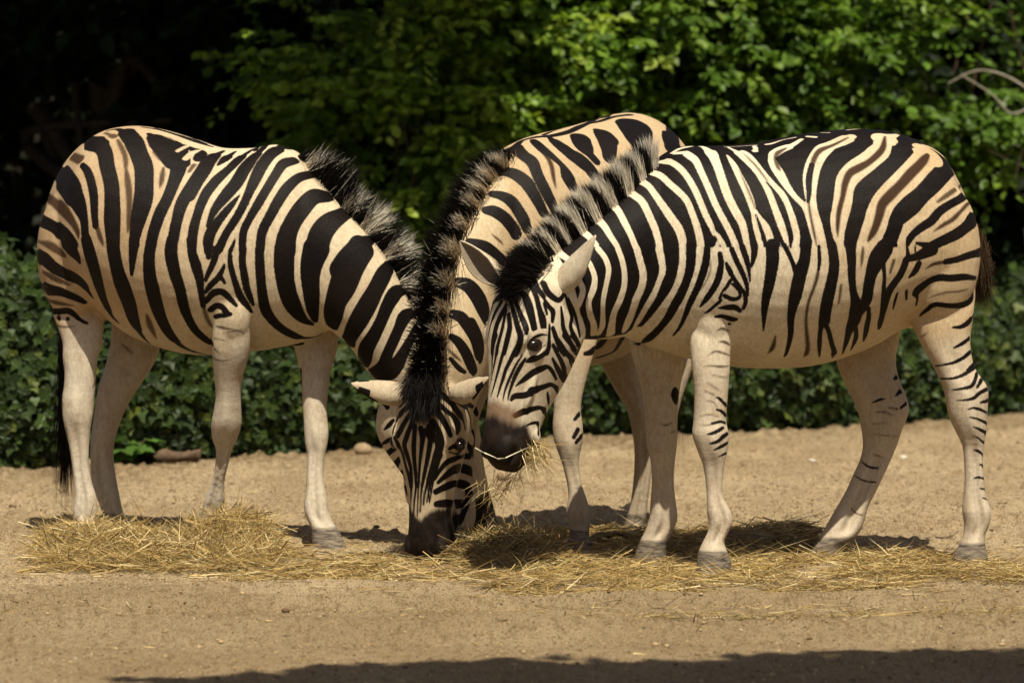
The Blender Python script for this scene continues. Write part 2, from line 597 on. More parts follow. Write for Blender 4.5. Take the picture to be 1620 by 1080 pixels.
# ---- coat, hair, eye materials
def coat_material(name, cream, tan, white):
    m, nt, bs = mat_new(name)
    n = N(nt)
    big = n.noise(7, 4, .6, n.coords())
    fur = n.noise(1, 3, .6, n.coords((420, 420, 130)))
    f = n.math('ADD', n.attr("stripe"), n.math('MULTIPLY', n.math('SUBTRACT', fur, .5), n.math('SUBTRACT', .0075, n.math('MULTIPLY', n.attr('fine'), .0050))))
    k = n.ramp(f, -.0016, .0022)
    base = n.mix(n.math('ADD', n.math('MULTIPLY', n.attr('tan'), .8), n.math('MULTIPLY', n.math('SUBTRACT', big, .45), .9), clamp=True), cream, tan)
    base = n.mix(n.attr("leg_white"), base, white)
    dirt = n.math('MULTIPLY', n.ramp(n.noise(20, 6, .72, n.coords((1, 1, .7))), .45, .75, 0, .7), n.math('ADD', n.math('MULTIPLY', n.attr("leg_white"), .6), .4))
    base = n.mix(dirt, base, (.33, .22, .12))
    fur2 = n.noise(1, 5, .7, n.coords((125, 125, 42)))
    base = n.mix(n.ramp(fur2, .33, .66, .70, 0), base, n.mix(.5, base, (.20, .12, .055)))
    base = n.mix(n.ramp(fur, .25, .8, .0, .35), base, n.mix(.5, base, (.9, .8, .66)))
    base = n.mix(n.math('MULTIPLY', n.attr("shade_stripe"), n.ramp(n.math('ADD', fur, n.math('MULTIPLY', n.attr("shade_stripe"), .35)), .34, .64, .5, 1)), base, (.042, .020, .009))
    blk = n.mix(n.ramp(big, .3, .75), (.0045, .003, .003), (.0095, .006, .0048))
    blk = n.mix(n.ramp(fur, .45, .85, 0, .5), blk, (.017, .011, .009))
    col = n.mix(k, base, blk)
    rust = n.attr("rust")
    col = n.mix(rust, col, (.12, .052, .020))
    mz = n.attr("muzzle")
    col = n.mix(mz, col, n.mix(n.ramp(n.noise(40, 4, .6, n.coords()), .35, .7), (.010, .007, .0055), (.024, .016, .012)))
    hf = n.attr("hoof")
    col = n.mix(hf, col, n.mix(n.ramp(n.noise(30, 4, .6, n.coords((1, 1, 6))), .3, .7), (.06, .05, .04), (.26, .215, .165)))
    n.put(bs, "Base Color", col)
    n.put(bs, "Roughness", n.math('SUBTRACT', .62, n.math('MULTIPLY', k, .10)))
    bs.inputs["Specular IOR Level"].default_value = .12
    crease = n.noise(1, 3, .55, n.coords((24, 24, 42)))
    hb = n.math('ADD', n.math('ADD', n.math('MULTIPLY', fur, .0016), n.math('MULTIPLY', n.math('MULTIPLY', fur2, n.math('SUBTRACT', 1.0, n.math('MULTIPLY', n.attr('leg_white'), .7))), .0022)), n.math('MULTIPLY', n.math('MULTIPLY', crease, n.math('ADD', n.attr('leg_white'), .15)), .0022))
    n.put(bs, "Normal", n.bump(hb, .75, 1.0))
    return m


def hair_material(name):
    m, nt, bs = mat_new(name)
    n = N(nt)
    n.put(bs, "Base Color", n.attr("col", 0))
    bs.inputs["Roughness"].default_value = .6
    bs.inputs["Specular IOR Level"].default_value = .12
    return m


def eye_material():
    m, nt, bs = mat_new("eye")
    n = N(nt)
    bs.inputs["Base Color"].default_value = (.012, .007, .005, 1)
    bs.inputs["Roughness"].default_value = .14
    bs.inputs["Specular IOR Level"].default_value = .35
    return m


HAIR = hair_material("hair")
EYE_M = eye_material()
BLACKH, CREAMH, DARKB = np.array([.007, .0055, .005]), np.array([.86, .80, .68]), np.array([.05, .032, .02])


def build_zebra(spec):
    root = empty(spec.get('name', 'zebra'), spec['base'], label=spec['label'], cat='zebra', group='zebras eating hay')
    solids = []
    L = norm(spec['lat'])
    solids.append(loft([ring_px(tuple(r[:6]) + (L,) + tuple(r[6:7])) for r in spec['torso']], nseg=44, n=1.95))
    solids.append(loft([ring_px(r) for r in spec['neck']], nseg=36))
    for lg in spec['legs']: solids.append(leg_loft(*lg, groove=spec.get('groove', 0)))
    for px, py, Y, ax, ay, az, rot in spec.get('blobs', []):
        c, s_ = math.cos(rot), math.sin(rot)
        ux = np.array([-L[1], L[0], 0])
        solids.append(ellipsoid(P(px, py, Y), [ax * (ux * c + np.array([0, 0, 1]) * s_), L * ay, az * (np.array([0, 0, 1]) * c - ux * s_)]))
    H = spec['head']
    solids += H.solids()
    V, Q, ed = remesh(solids, spec.get('voxel', .0062), headf=H)
    # nostrils, mouth line, eye sockets
    hl = H.local(V)
    shape = V.copy()
    for g in (-1, 1):
        d = np.sqrt(((hl[:, 0] - .507) / .021) ** 2 + ((hl[:, 1] - g * .046) / .022) ** 2 + ((hl[:, 2] + .028) / .014) ** 2)
        shape -= np.outer(np.exp(-d ** 2) * .020, norm(H.vec(.35, g * 1.0, .1)))
        d = np.sqrt(((hl[:, 0] - .186) / .022) ** 2 + ((hl[:, 1] - g * .102) / .03) ** 2 + ((hl[:, 2] + .012) / .022) ** 2)
        shape -= np.outer(np.exp(-d ** 2) * .010, H.y * g)
    m_ = np.exp(-((hl[:, 2] + .088 + (hl[:, 0] - .50) * .25) / .006) ** 2) * sstep(hl[:, 0], .40, .44) * (np.abs(hl[:, 0]) < .6) * (np.abs(hl[:, 1]) < .09)
    nrm_c = V - (H.o + H.k * (np.outer(hl[:, 0], H.x) + np.outer(hl[:, 2], H.z)))
    shape -= nrm_c / np.maximum(np.linalg.norm(nrm_c, axis=1, keepdims=True), 1e-6) * (m_ * .006)[:, None]
    V = shape
    pt = Painter(V, Q, spec.get('mid'), L, spec['base'][1])
    for poly in spec.get('fills', []): pt.fill(poly)
    pt.run(spec['paint'])
    f = pt.f.copy()
    f = np.clip(f + spec.get('grow', 0) * (1 - spec.get('hole', 0) * np.exp(-(((pt.px - 395) / 105) ** 2 + ((pt.py - 330) / 120) ** 2) ** 2)) * np.where((np.abs(hl[:, 1]) < .13) & (hl[:, 2] < .13) & (hl[:, 2] > -.3) & (hl[:, 0] < .6) & (hl[:, 0] > -.02), .2, 1.0), -.03, .03)
    near_head = (np.abs(hl[:, 1]) < .13) & (hl[:, 2] < .13) & (hl[:, 2] > -.3) & (hl[:, 0] < .6)
    mz0, mz1 = spec.get('muzzle', (.40, .43))
    wob = (fbm(hl[:, 1] * 60 + 9, hl[:, 2] * 60 + 5, 3, 3) - .5) * .03
    mz = sstep(hl[:, 0] + wob + spec.get('mzdip', 0) * np.exp(-(hl[:, 1] / .03) ** 2) * -1 - np.clip(-.06 - hl[:, 2], 0, .05) * spec.get('mzlip', .9), mz0, mz1) * near_head
    rust = np.zeros(len(V))
    if spec.get('rust'):
        rust = sstep(hl[:, 0] + wob, mz0 - .045, mz0 - .008) * near_head * sstep(hl[:, 2], -.045, -.005) * .8
    wz = V[:, 2]
    nv = fbm(V[:, 0] * 9 + V[:, 1] * 7, wz * 9, 3, 11)
    lw = sstep(wz + (nv - .5) * .2, *spec.get('white', (.78, .55))[::-1])
    lw = 1 - lw
    lw = np.maximum(lw, 0) * (1 - near_head * .65)
    lw = np.maximum(lw, pt.white)
    gz = spec.get('ground', np.zeros(1))[0]
    hoof = 1 - sstep(wz + (nv - .5) * .012, .058 + gz, .068 + gz)
    hoof *= ~near_head
    attrs = dict(stripe=f, shade_stripe=pt.sh, leg_white=lw, muzzle=mz, rust=rust, hoof=hoof, tan=sstep(pt.px, *spec['tan']) * (1 - near_head), fine=near_head.astype(float))
    # ears belong to the same body surface
    VV, QQ = [V], [Q]
    o = len(V)
    for e in spec['ears']:
        ev, eq, eu, evv, inner = ear_arrays(*e[:3], **e[3])
        VV.append(ev); QQ.append(eq + o); o += len(ev)
        rim = np.maximum(sstep(np.abs(evv), .72, .95) * sstep(eu, .45, .6) * (1 - sstep(eu, .93, .99)), 0) * e[4]
        rim = np.maximum(rim, e[4] * sstep(np.abs(evv), .25, .45) * sstep(eu, .66, .72) * (1 - sstep(eu, .86, .92)))
        attrs['stripe'] = np.concatenate([attrs['stripe'], -.03 + .05 * rim])
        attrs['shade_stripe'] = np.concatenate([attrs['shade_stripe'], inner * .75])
        attrs['leg_white'] = np.concatenate([attrs['leg_white'], .75 * (1 - inner)])
        for k_ in ('muzzle', 'rust', 'hoof', 'fine', 'tan'): attrs[k_] = np.concatenate([attrs[k_], np.zeros(len(ev))])
    me = mesh_data("body", np.concatenate(VV) - np.array(spec['base']), [np.concatenate(QQ)], attrs)
    ob = bpy.data.objects.new("body", me)
    sc.collection.objects.link(ob); ob.parent = root
    me.materials.append(spec['coat'])
    B = np.array(spec['base'])
    # eyes
    for g in (-1, 1):
        ev, eq, et = ellipsoid((0, 0, 0), [norm(H.vec(.4, 0, .9)) * .025 * H.k, H.y * .0165 * H.k, norm(H.vec(.9, 0, -.4)) * .0175 * H.k])
        c = H.w(.186, g * spec.get('eyey', .088), spec.get('eyez', -.010))
        link("eye", mesh_data("eye", ev + c - B, [eq, et]), EYE_M).parent = root
    # mane
    parts = []
    for mn in spec['manes']:
        pts = mn['pts']                     # (bx,by,Yb, tx,ty,Yt)
        bs_ = catmull([P(a, b, c) for a, b, c, *_ in pts], 12)
        ts_ = catmull([P(d, e, f_) for *_, d, e, f_ in pts], 12)
        n = mn['n']
        u = rng.uniform(0, len(bs_) - 1.001, n)
        i = u.astype(int); fr = (u - i)[:, None]
        b3 = bs_[i] * (1 - fr) + bs_[i + 1] * fr
        t3 = ts_[i] * (1 - fr) + ts_[i + 1] * fr
        dirv = t3 - b3
        tang = bs_[i + 1] - bs_[i]; tang /= np.maximum(np.linalg.norm(tang, axis=1, keepdims=True), 1e-6)
        side = np.cross(tang, dirv); side /= np.maximum(np.linalg.norm(side, axis=1, keepdims=True), 1e-6)
        sgn = np.where((side[:, 1] > 0)[:, None], -1, 1)
        side = side * sgn                   # towards the visible side
        off = rng.normal(0, mn.get('spread', .014), n)
        root3 = b3 + side * off[:, None] - dirv / np.linalg.norm(dirv, axis=1, keepdims=True) * .012
        # colour follows the stripes of the neck below
        colr = np.zeros((n, 3)); tip = np.zeros((n, 3))
        for j in range(n):
            pj = b3[j] + side[j] * .03 - dirv[j] / np.linalg.norm(dirv[j]) * .05
            if 'tufts' in mn:
                dp = (b3[j] - EYE) @ FWD
                qx, qy = 810 + FPX * ((b3[j] - EYE) @ RGT) / dp, 540 - FPX * ((b3[j] - EYE) @ UPV) / dp
                cream = any((qx - a_) ** 2 + (qy - b_) ** 2 < (w_ * .80 * rng.uniform(.8, 1.2)) ** 2 for a_, b_, w_ in mn['tufts'])
                if mn.get('oneside') and off[j] < mn['oneside']: cream = False
            else:
                h, _, fi, _ = pt.bvh.find_nearest(Vector(pj))
                cream = f[Q[fi][0]] < 0
            if mn.get('black', 0) and abs(off[j] - mn.get('shift', 0)) < mn['black']: cream = False
            if rng.random() < mn.get('stray', .05): cream = not cream
            colr[j] = (CREAMH * np.array(mn.get('tint', (1, 1, 1))) if cream else BLACKH) * rng.uniform(.75, 1.15)
            tip[j] = (CREAMH * np.array([.95, .95, .95]) if cream else BLACKH) * rng.uniform(.85, 1.1)
            if cream and rng.random() < .12: tip[j] = DARKB
        lens = np.linalg.norm(dirv, axis=1) * rng.uniform(mn.get('lo', .6), 1.08, n)
        clump = (fbm(u * 1.3, off * 60 + 4, 2, 5) - .5)
        dd = dirv / np.linalg.norm(dirv, axis=1, keepdims=True) + side * (off * 9)[:, None] + tang * (clump * mn.get('clump', .5))[:, None] + rng.normal(0, mn.get('mess', .10), (n, 3))
        dd /= np.linalg.norm(dd, axis=1, keepdims=True)
        bend = rng.normal(0, mn.get('curve', .007), (n, 3)) + np.array([0, 0, -.004]) + np.array(mn.get('bend', (0, 0, 0)))
        parts.append(strand_arrays(root3, dd, lens, rng.uniform(.0018, .0034, n), bend, colr, tip))
    v, q, t, c = join_arrays(parts)
    link("mane", mesh_data("mane", v - B, [q, t], {"col": c}, smooth=False), HAIR).parent = root
    # tail
    tl = spec['tail']
    dock = loft([(np.array(a) + np.array([0, 0, r]), np.array(a) - np.array([0, 0, r]), r, np.array([0, 1., 0])) for a, r in tl['dock']], sub=4, nseg=16) if len(tl['dock']) > 1 else None
    n = tl['n']
    path = catmull(tl['path'], 10)
    u = rng.uniform(0, tl.get('rootspan', .35), n) * (len(path) - 1)
    i = u.astype(int)
    rt = path[i] + rng.normal(0, tl['spread'], (n, 3))
    end = path[-1] + rng.normal(0, tl['endspread'], (n, 3)) - (path[-1] - path[i]) * rng.uniform(0, .35, n)[:, None]
    dv = end - rt
    col = np.outer(rng.uniform(.7, 1.3, n), np.ones(3)) * np.array(tl['col'])
    mid_ = path[len(path) // 2]
    bend = rng.normal(0, .012, (n, 3))
    v, q, t, c = strand_arrays(rt, dv, np.linalg.norm(dv, axis=1), tl.get('width', .0035), bend, col, col * tl.get('tip', .6))
    pr = [(v, q, t, c)]
    if dock is not None:
        pr.append((dock[0], dock[1], dock[2], np.tile(np.array(tl['dockcol']), (len(dock[0]), 1))))
    v, q, t, c = join_arrays(pr)
    link("tail", mesh_data("tail", v - B, [q, t], {"col": c}), HAIR).parent = root
    return root, pt

# ------------------------------------------------------------------ the three zebras
COAT_A = coat_material("coat_tan", (.63, .525, .36), (.37, .24, .118), (.49, .435, .345))
COAT_B = coat_material("coat_sand", (.55, .43, .265), (.45, .315, .17), (.40, .335, .245))
COAT_C = coat_material("coat_cream", (.70, .615, .46), (.47, .33, .17), (.49, .42, .32))


def deg_lat(d):      # sideways direction of an animal whose spine is turned by d degrees; points away from the camera
    return (math.sin(math.radians(d)), math.cos(math.radians(d)), 0)


# ---- A: the left one, facing right
PAINT_A = """
k a1 m: 550 175 110, 665 250 120, 700 400 115, 735 550 115, 742 700 120, 742 850 130, 748 1000 110, 750 1070 100
k a2 m: 748 0 95, 755 100 100, 785 250 100, 830 390 115, 885 540 100, 935 710 65, 1005 825 30, 1060 880 8
k a1 m: 880 85 60, 925 180 140, 970 290 140, 1010 400 150, 1015 550 145, 1005 690 150, 965 850 120, 935 1000 80, 930 1070 78
k a2 m: 930 0 80, 918 140 55, 908 290 18
k a1 m: 1060 120 40, 1180 200 150, 1270 330 175, 1310 400 130, 1275 520 95, 1215 670 85, 1150 800 90, 1095 960 85, 1075 1070 80
k a1 m: 1150 150 90, 1280 240 120, 1330 320 130, 1350 370 110
k a1 m: 1320 215 60, 1420 245 60, 1500 290 70, 1480 330 60
k a1 m: 1000 60 25, 1150 85 30, 1300 130 35, 1450 185 40, 1590 225 40
k a2 m: 1078 0 78, 1058 140 85, 1062 290 95, 1085 415 105, 1125 570 95, 1170 690 75, 1235 805 60, 1330 900 45, 1450 955 35, 1590 985 25
k a3 m: 285 212 40, 190 270 80, 130 370 100, 60 480 100, 0 590 100
k a3: 390 215 26, 320 265 60, 245 328 18
k a1 m: 1555 370 95, 1450 530 105, 1345 700 100, 1295 860 85, 1255 1060 85
k a2 m: 1255 0 90, 1245 115 98, 1275 275 90, 1320 415 80, 1350 550 75, 1390 660 60, 1450 765 50, 1535 845 40, 1600 885 30
k a3 m: 560 182 36, 440 265 60, 340 360 62, 240 450 80, 150 560 85, 100 660 80, 60 780 75, 30 900 80, 20 1060 70
k a2: 1415 0 70, 1430 120 70, 1460 220 80, 1490 340 60, 1500 440 40, 1520 560 32
s a2 .7: 1515 540 38.4 1550 660 38.4 1600 750 36.0
k a3 m: 650 165 60, 540 270 70, 470 360 100, 400 480 110, 300 600 100, 210 720 70, 155 850 32
k a3: 425 590 16, 350 680 58, 260 790 75, 190 890 90, 160 980 90, 160 1070 66
k a4: 165 20 60, 160 90 40
k a3 m: 800 170 70, 700 230 80, 620 330 100, 560 450 100, 510 560 80, 460 670 75, 400 780 75, 310 920 70, 250 1050 75
k a4: 232 20 65, 205 130 50, 160 230 35, 135 290 18
k a3: 388 960 12, 372 1010 30, 345 1070 40
k a4: 345 60 35, 350 160 45, 385 290 45, 430 420 50, 480 490 40, 530 560 10
k a3 m: 900 290 50, 800 320 80, 730 420 80, 650 550 80, 580 670 80, 510 790 70, 460 900 70, 450 1050 65
k a4: 455 20 65, 450 130 60, 470 260 60, 490 360 50, 520 440 38, 545 500 8
k a3 m: 1040 410 50, 930 440 75, 830 530 95, 750 650 95, 680 780 90, 620 900 85, 600 1060 78
k a4: 595 20 75, 600 150 80, 610 300 75, 625 430 75, 650 540 80, 700 620 65, 770 690 55, 850 740 50, 930 775 42, 1010 780 28, 1080 770 18, 1130 745 12
k a3: 1190 595 60, 1060 600 125, 960 700 150, 880 820 150, 830 940 165, 815 1060 180
k a4: 810 20 175, 805 150 170, 815 280 150, 840 400 140, 880 500 130, 930 580 90, 980 630 50, 1050 665 12
k a3: 1330 740 90, 1200 820 165, 1120 920 190, 1080 1060 190
k a4: 1080 20 220, 1040 150 180, 1030 270 150, 1040 400 130, 1050 520 100, 1070 610 50, 1085 640 10
k a5: 590 800 50, 480 850 130, 390 960 180, 330 1060 200
k a4: 1470 10 225, 1375 160 235, 1310 330 220, 1250 470 170, 1225 590 150, 1215 670 90
k a6: 640 50 70, 580 130 125, 510 260 130, 440 390 150, 360 530 150, 290 660 110, 275 730 50
k a6: 770 250 55, 680 290 110, 610 400 100, 560 520 90, 500 640 100, 430 760 120, 410 850 95, 390 890 60
k a6: 860 440 55, 760 490 100, 710 590 80, 660 700 80, 610 810 80, 570 920 100, 480 970 60
k a6: 860 600 65, 800 700 60, 740 810 80, 690 900 110, 620 970 120, 500 1000 60
c a1: 800 64 18, 1000 85 28, 1130 115 28, 1270 172 28, 1370 186 16
c a1: 1300 265 34, 1380 225 32, 1475 208 18
c a1: 1370 330 50, 1430 280 42, 1560 235 18
k a1: 950 38 14, 1100 60 22, 1250 93 28, 1400 143 32, 1550 203 34 | 500 178 50, 560 170 100, 640 215 110 | 700 92 20, 790 78 40, 860 110 80, 910 160 110
k a1 m: 255 430 100, 330 510 140, 400 620 140, 460 730 110, 500 850 60, 510 960 55, 525 1060 62
k a2 m: 520 0 80, 550 110 90, 590 250 85, 635 410 65, 675 520 50, 735 640 42, 795 705 12
k a1: 75 835 90, 180 880 85, 270 930 85, 350 990 80, 410 1060 70
k a2: 335 0 100, 390 70 85, 440 140 45, 465 190 12
k a2: 85 130 90, 160 160 85, 240 230 85, 330 280 75, 420 320 70, 490 370 70, 540 440 50, 575 490 16
k a2: 140 400 60, 200 420 70, 300 440 60, 380 470 50, 450 500 42, 510 530 22
k a2: 215 610 45, 290 605 35, 370 605 40, 420 635 32, 470 680 18, 530 710 8
s a1 .85: 400 310 54.0 470 340 84.0
k a1: 485 385 40, 525 430 55, 560 520 60, 585 650 60, 590 780 50, 600 900 42
s a1 .8: 600 880 50.4 640 1000 43.2 665 1070 31.2
s a1 .9: 150 630 84.0 230 690 84.0 320 760 78.0 390 850 66.0 440 940 48.0 455 1010 28.8
s a2 .6: 110 10 36.0 220 50 72.0 340 130 60.0 | 150 270 43.2 260 330 52.8 380 380 36.0 | 200 520 33.6 300 540 33.6 420 560 16.8 | 1040 640 48.0 1075 750 43.2 1125 850 12.0
s a1 .5: 790 170 60.0 850 300 48.0 860 420 55.2 | 1440 385 38.4 1400 440 28.8 | 680 110 36.0 760 140 48.0
s a1 .75: 860 420 55.2 880 560 60.0 890 700 55.2 885 860 45.6 875 960 28.8 | 1180 410 52.8 1165 510 48.0 1150 580 24.0
s a1 .5: 1110 270 43.2 1160 330 48.0
k a2: 285 660 22, 292 678 10 | 362 670 20, 370 676 8
s a2 .7: 250 730 21.6 340 740 21.6 430 735 16.8 | 830 890 14.4 910 960 19.2 | 270 780 16.8 300 800 16.8
k a4: 135 390 20, 180 330 40, 240 270 42, 285 190 30, 297 150 12 | 140 470 30, 200 400 48, 270 385 44, 330 430 42, 400 505 14 | 180 540 38, 230 505 38, 280 520 38, 320 570 36, 350 578 18 | 220 600 26, 260 590 28, 310 590 18 | 275 270 26, 300 310 16
s a4 .9: 225 680 24, 270 690 24, 350 705 14, 450 720 12 | 210 785 14, 300 800 8 | 210 870 14, 260 920 10 | 200 950 14, 260 975 14, 330 970 8 | 290 740 8, 400 720 12, 470 740 14
k a4: 870 840 14, 920 830 24, 965 825 8
k d4: 170 200 8, 178 250 16, 183 300 9
k b1: 255 592 14, 300 552 40, 335 510 30 | 230 722 14, 280 690 36, 330 665 34 | 225 862 40, 280 800 50, 350 745 45, 390 700 30 | 310 980 30, 350 900 50, 395 830 40 | 340 1015 40, 390 990 42, 430 960 30 | 255 350 40, 285 395 44
s s .8: 97 628 3, 99 640 4, 98 655 3 | 105 676 2, 107 690 3
s s .9: 152 612 3, 154 603 5
"""  # one black stroke by the jaw paints the throat's shade into the coat
HEAD_A = Head(P(700, 612, 15.64), P(784, 862, 15.70), P(760, 545, 15.60) - P(700, 565, 15.60))
latA = deg_lat(25)
SPEC_A = dict(
    label="zebra on the left facing right, its head hidden behind another zebra's lowered face", base=tuple(G(300, 850)),
    lat=latA, mid=P(300, 380, 15.77), coat=COAT_A, voxel=.0054,
    torso=[(76, 335, 78, 405, .035, 15.98), (90, 294, 92, 450, .09, 15.97), (113, 252, 112, 490, .15, 15.95), (143, 222, 140, 508, .21, 15.92),
           (180, 203, 172, 500, .27, 15.88), (230, 200, 225, 536, .30, 15.84), (290, 215, 290, 558, .31, 15.79), (345, 233, 345, 562, .30, 15.74),
           (400, 234, 400, 556, .265, 15.70), (440, 229, 445, 549, .225, 15.66), (480, 252, 490, 538, .19, 15.62), (513, 305, 516, 524, .145, 15.59),
           (535, 360, 530, 500, .09, 15.57)],
    neck=[(430, 240, 455, 548, .18, 15.68), (490, 268, 518, 522, .165, 15.62), (542, 326, 536, 531, .14, 15.60), (583, 370, 556, 551, .12, 15.59),
          (617, 415, 577, 582, .105, 15.59), (650, 478, 604, 612, .095, 15.60), (682, 540, 632, 640, .085, 15.60)],
    legs=[([(82, 172, 470), (83, 168, 496), (92, 164, 520), (99, 162, 543), (99, 155, 566), (102, 153, 589), (101, 151, 612), (98, 149, 632), (99, 147, 658), (104, 143, 681),
            (110, 141, 709), (114, 141, 737), (117, 146, 765), (118, 152, 783), (115, 155, 806), (116, 153, 820), (117, 156, 835), (118, 162, 848), (117, 166, 858)], 15.80, 15.72),
          ([(176, 252, 505), (176, 254, 530), (172, 252, 556), (166, 241, 580), (158, 226, 603), (153, 211, 626), (150, 198, 649), (146, 189, 672), (143, 181, 700),
            (143, 180, 728), (144, 184, 756), (152, 189, 783), (160, 194, 806), (168, 201, 820), (178, 212, 832), (186, 222, 843), (188, 226, 850)], 16.05, 16.0),
          ([(338, 400, 440), (338, 398, 470), (339, 394, 496), (337, 396, 519), (335, 396, 543), (336, 393, 566), (339, 384, 598), (341, 381, 626), (338, 382, 649), (334, 382, 672),
            (336, 375, 695), (341, 368, 709), (341, 363, 728), (338, 357, 751), (332, 355, 769), (324, 356, 788), (320, 354, 802), (317, 352, 820), (312, 350, 838), (309, 350, 848), (309, 350, 856)], 15.49, 15.72),
          ([(455, 540, 500), (460, 535, 521), (464, 535, 543), (469, 531, 564), (474, 524, 585), (477, 521, 606), (478, 518, 636), (480, 518, 662), (481, 520, 683), (483, 518, 704), (486, 514, 721),
            (485, 512, 747), (484, 515, 773), (481, 519, 794), (482, 521, 811), (488, 527, 826), (492, 536, 838), (493, 545, 856), (493, 550, 868)], 15.72, 15.56)],
    blobs=[(118, 400, 15.80, .13, .10, .22, 0), (370, 420, 15.58, .13, .07, .20, -.1), (366, 490, 15.54, .07, .055, .12, 0)],
    head=HEAD_A, fills=[], paint=PAINT_A, grow=.0036, hole=.9, tan=(400, 190), groove=.12, white=(.80, .60), muzzle=(.355, .385),
    ears=[(HEAD_A.w(.0, -.06, .05), HEAD_A.w(-.10, -.10, .10), HEAD_A.vec(.3, -1, .2), {}, 1), (HEAD_A.w(.0, .06, .05), HEAD_A.w(-.10, .10, .10), HEAD_A.vec(.3, 1, .2), {}, 1)],
    manes=[dict(pts=[(474, 250, 15.64, 505, 238, 15.60), (498, 280, 15.63, 545, 236, 15.58), (522, 305, 15.62, 566, 252, 15.58), (545, 332, 15.61, 582, 290, 15.58), (565, 352, 15.61, 606, 306, 15.58),
                     (590, 382, 15.60, 644, 342, 15.57), (617, 417, 15.60, 672, 384, 15.58), (640, 458, 15.60, 690, 430, 15.58), (662, 505, 15.60, 712, 478, 15.60), (684, 550, 15.60, 735, 528, 15.60)],
                n=7000, spread=.012, mess=.15, clump=.9, lo=.4, stray=.05, tufts=[(487, 265, 9), (548, 334, 7), (577, 366, 12), (611, 405, 12), (637, 449, 9), (654, 484, 8), (666, 512, 7)])],
    tail=dict(dock=[], path=[P(100, 470, 16.05), P(100, 560, 16.07), P(106, 640, 16.02), P(108, 720, 15.98), P(106, 812, 15.98)], n=280, spread=.006, endspread=.022,
              col=(.014, .011, .010), tip=.7, dockcol=(.3, .2, .12), rootspan=.45))

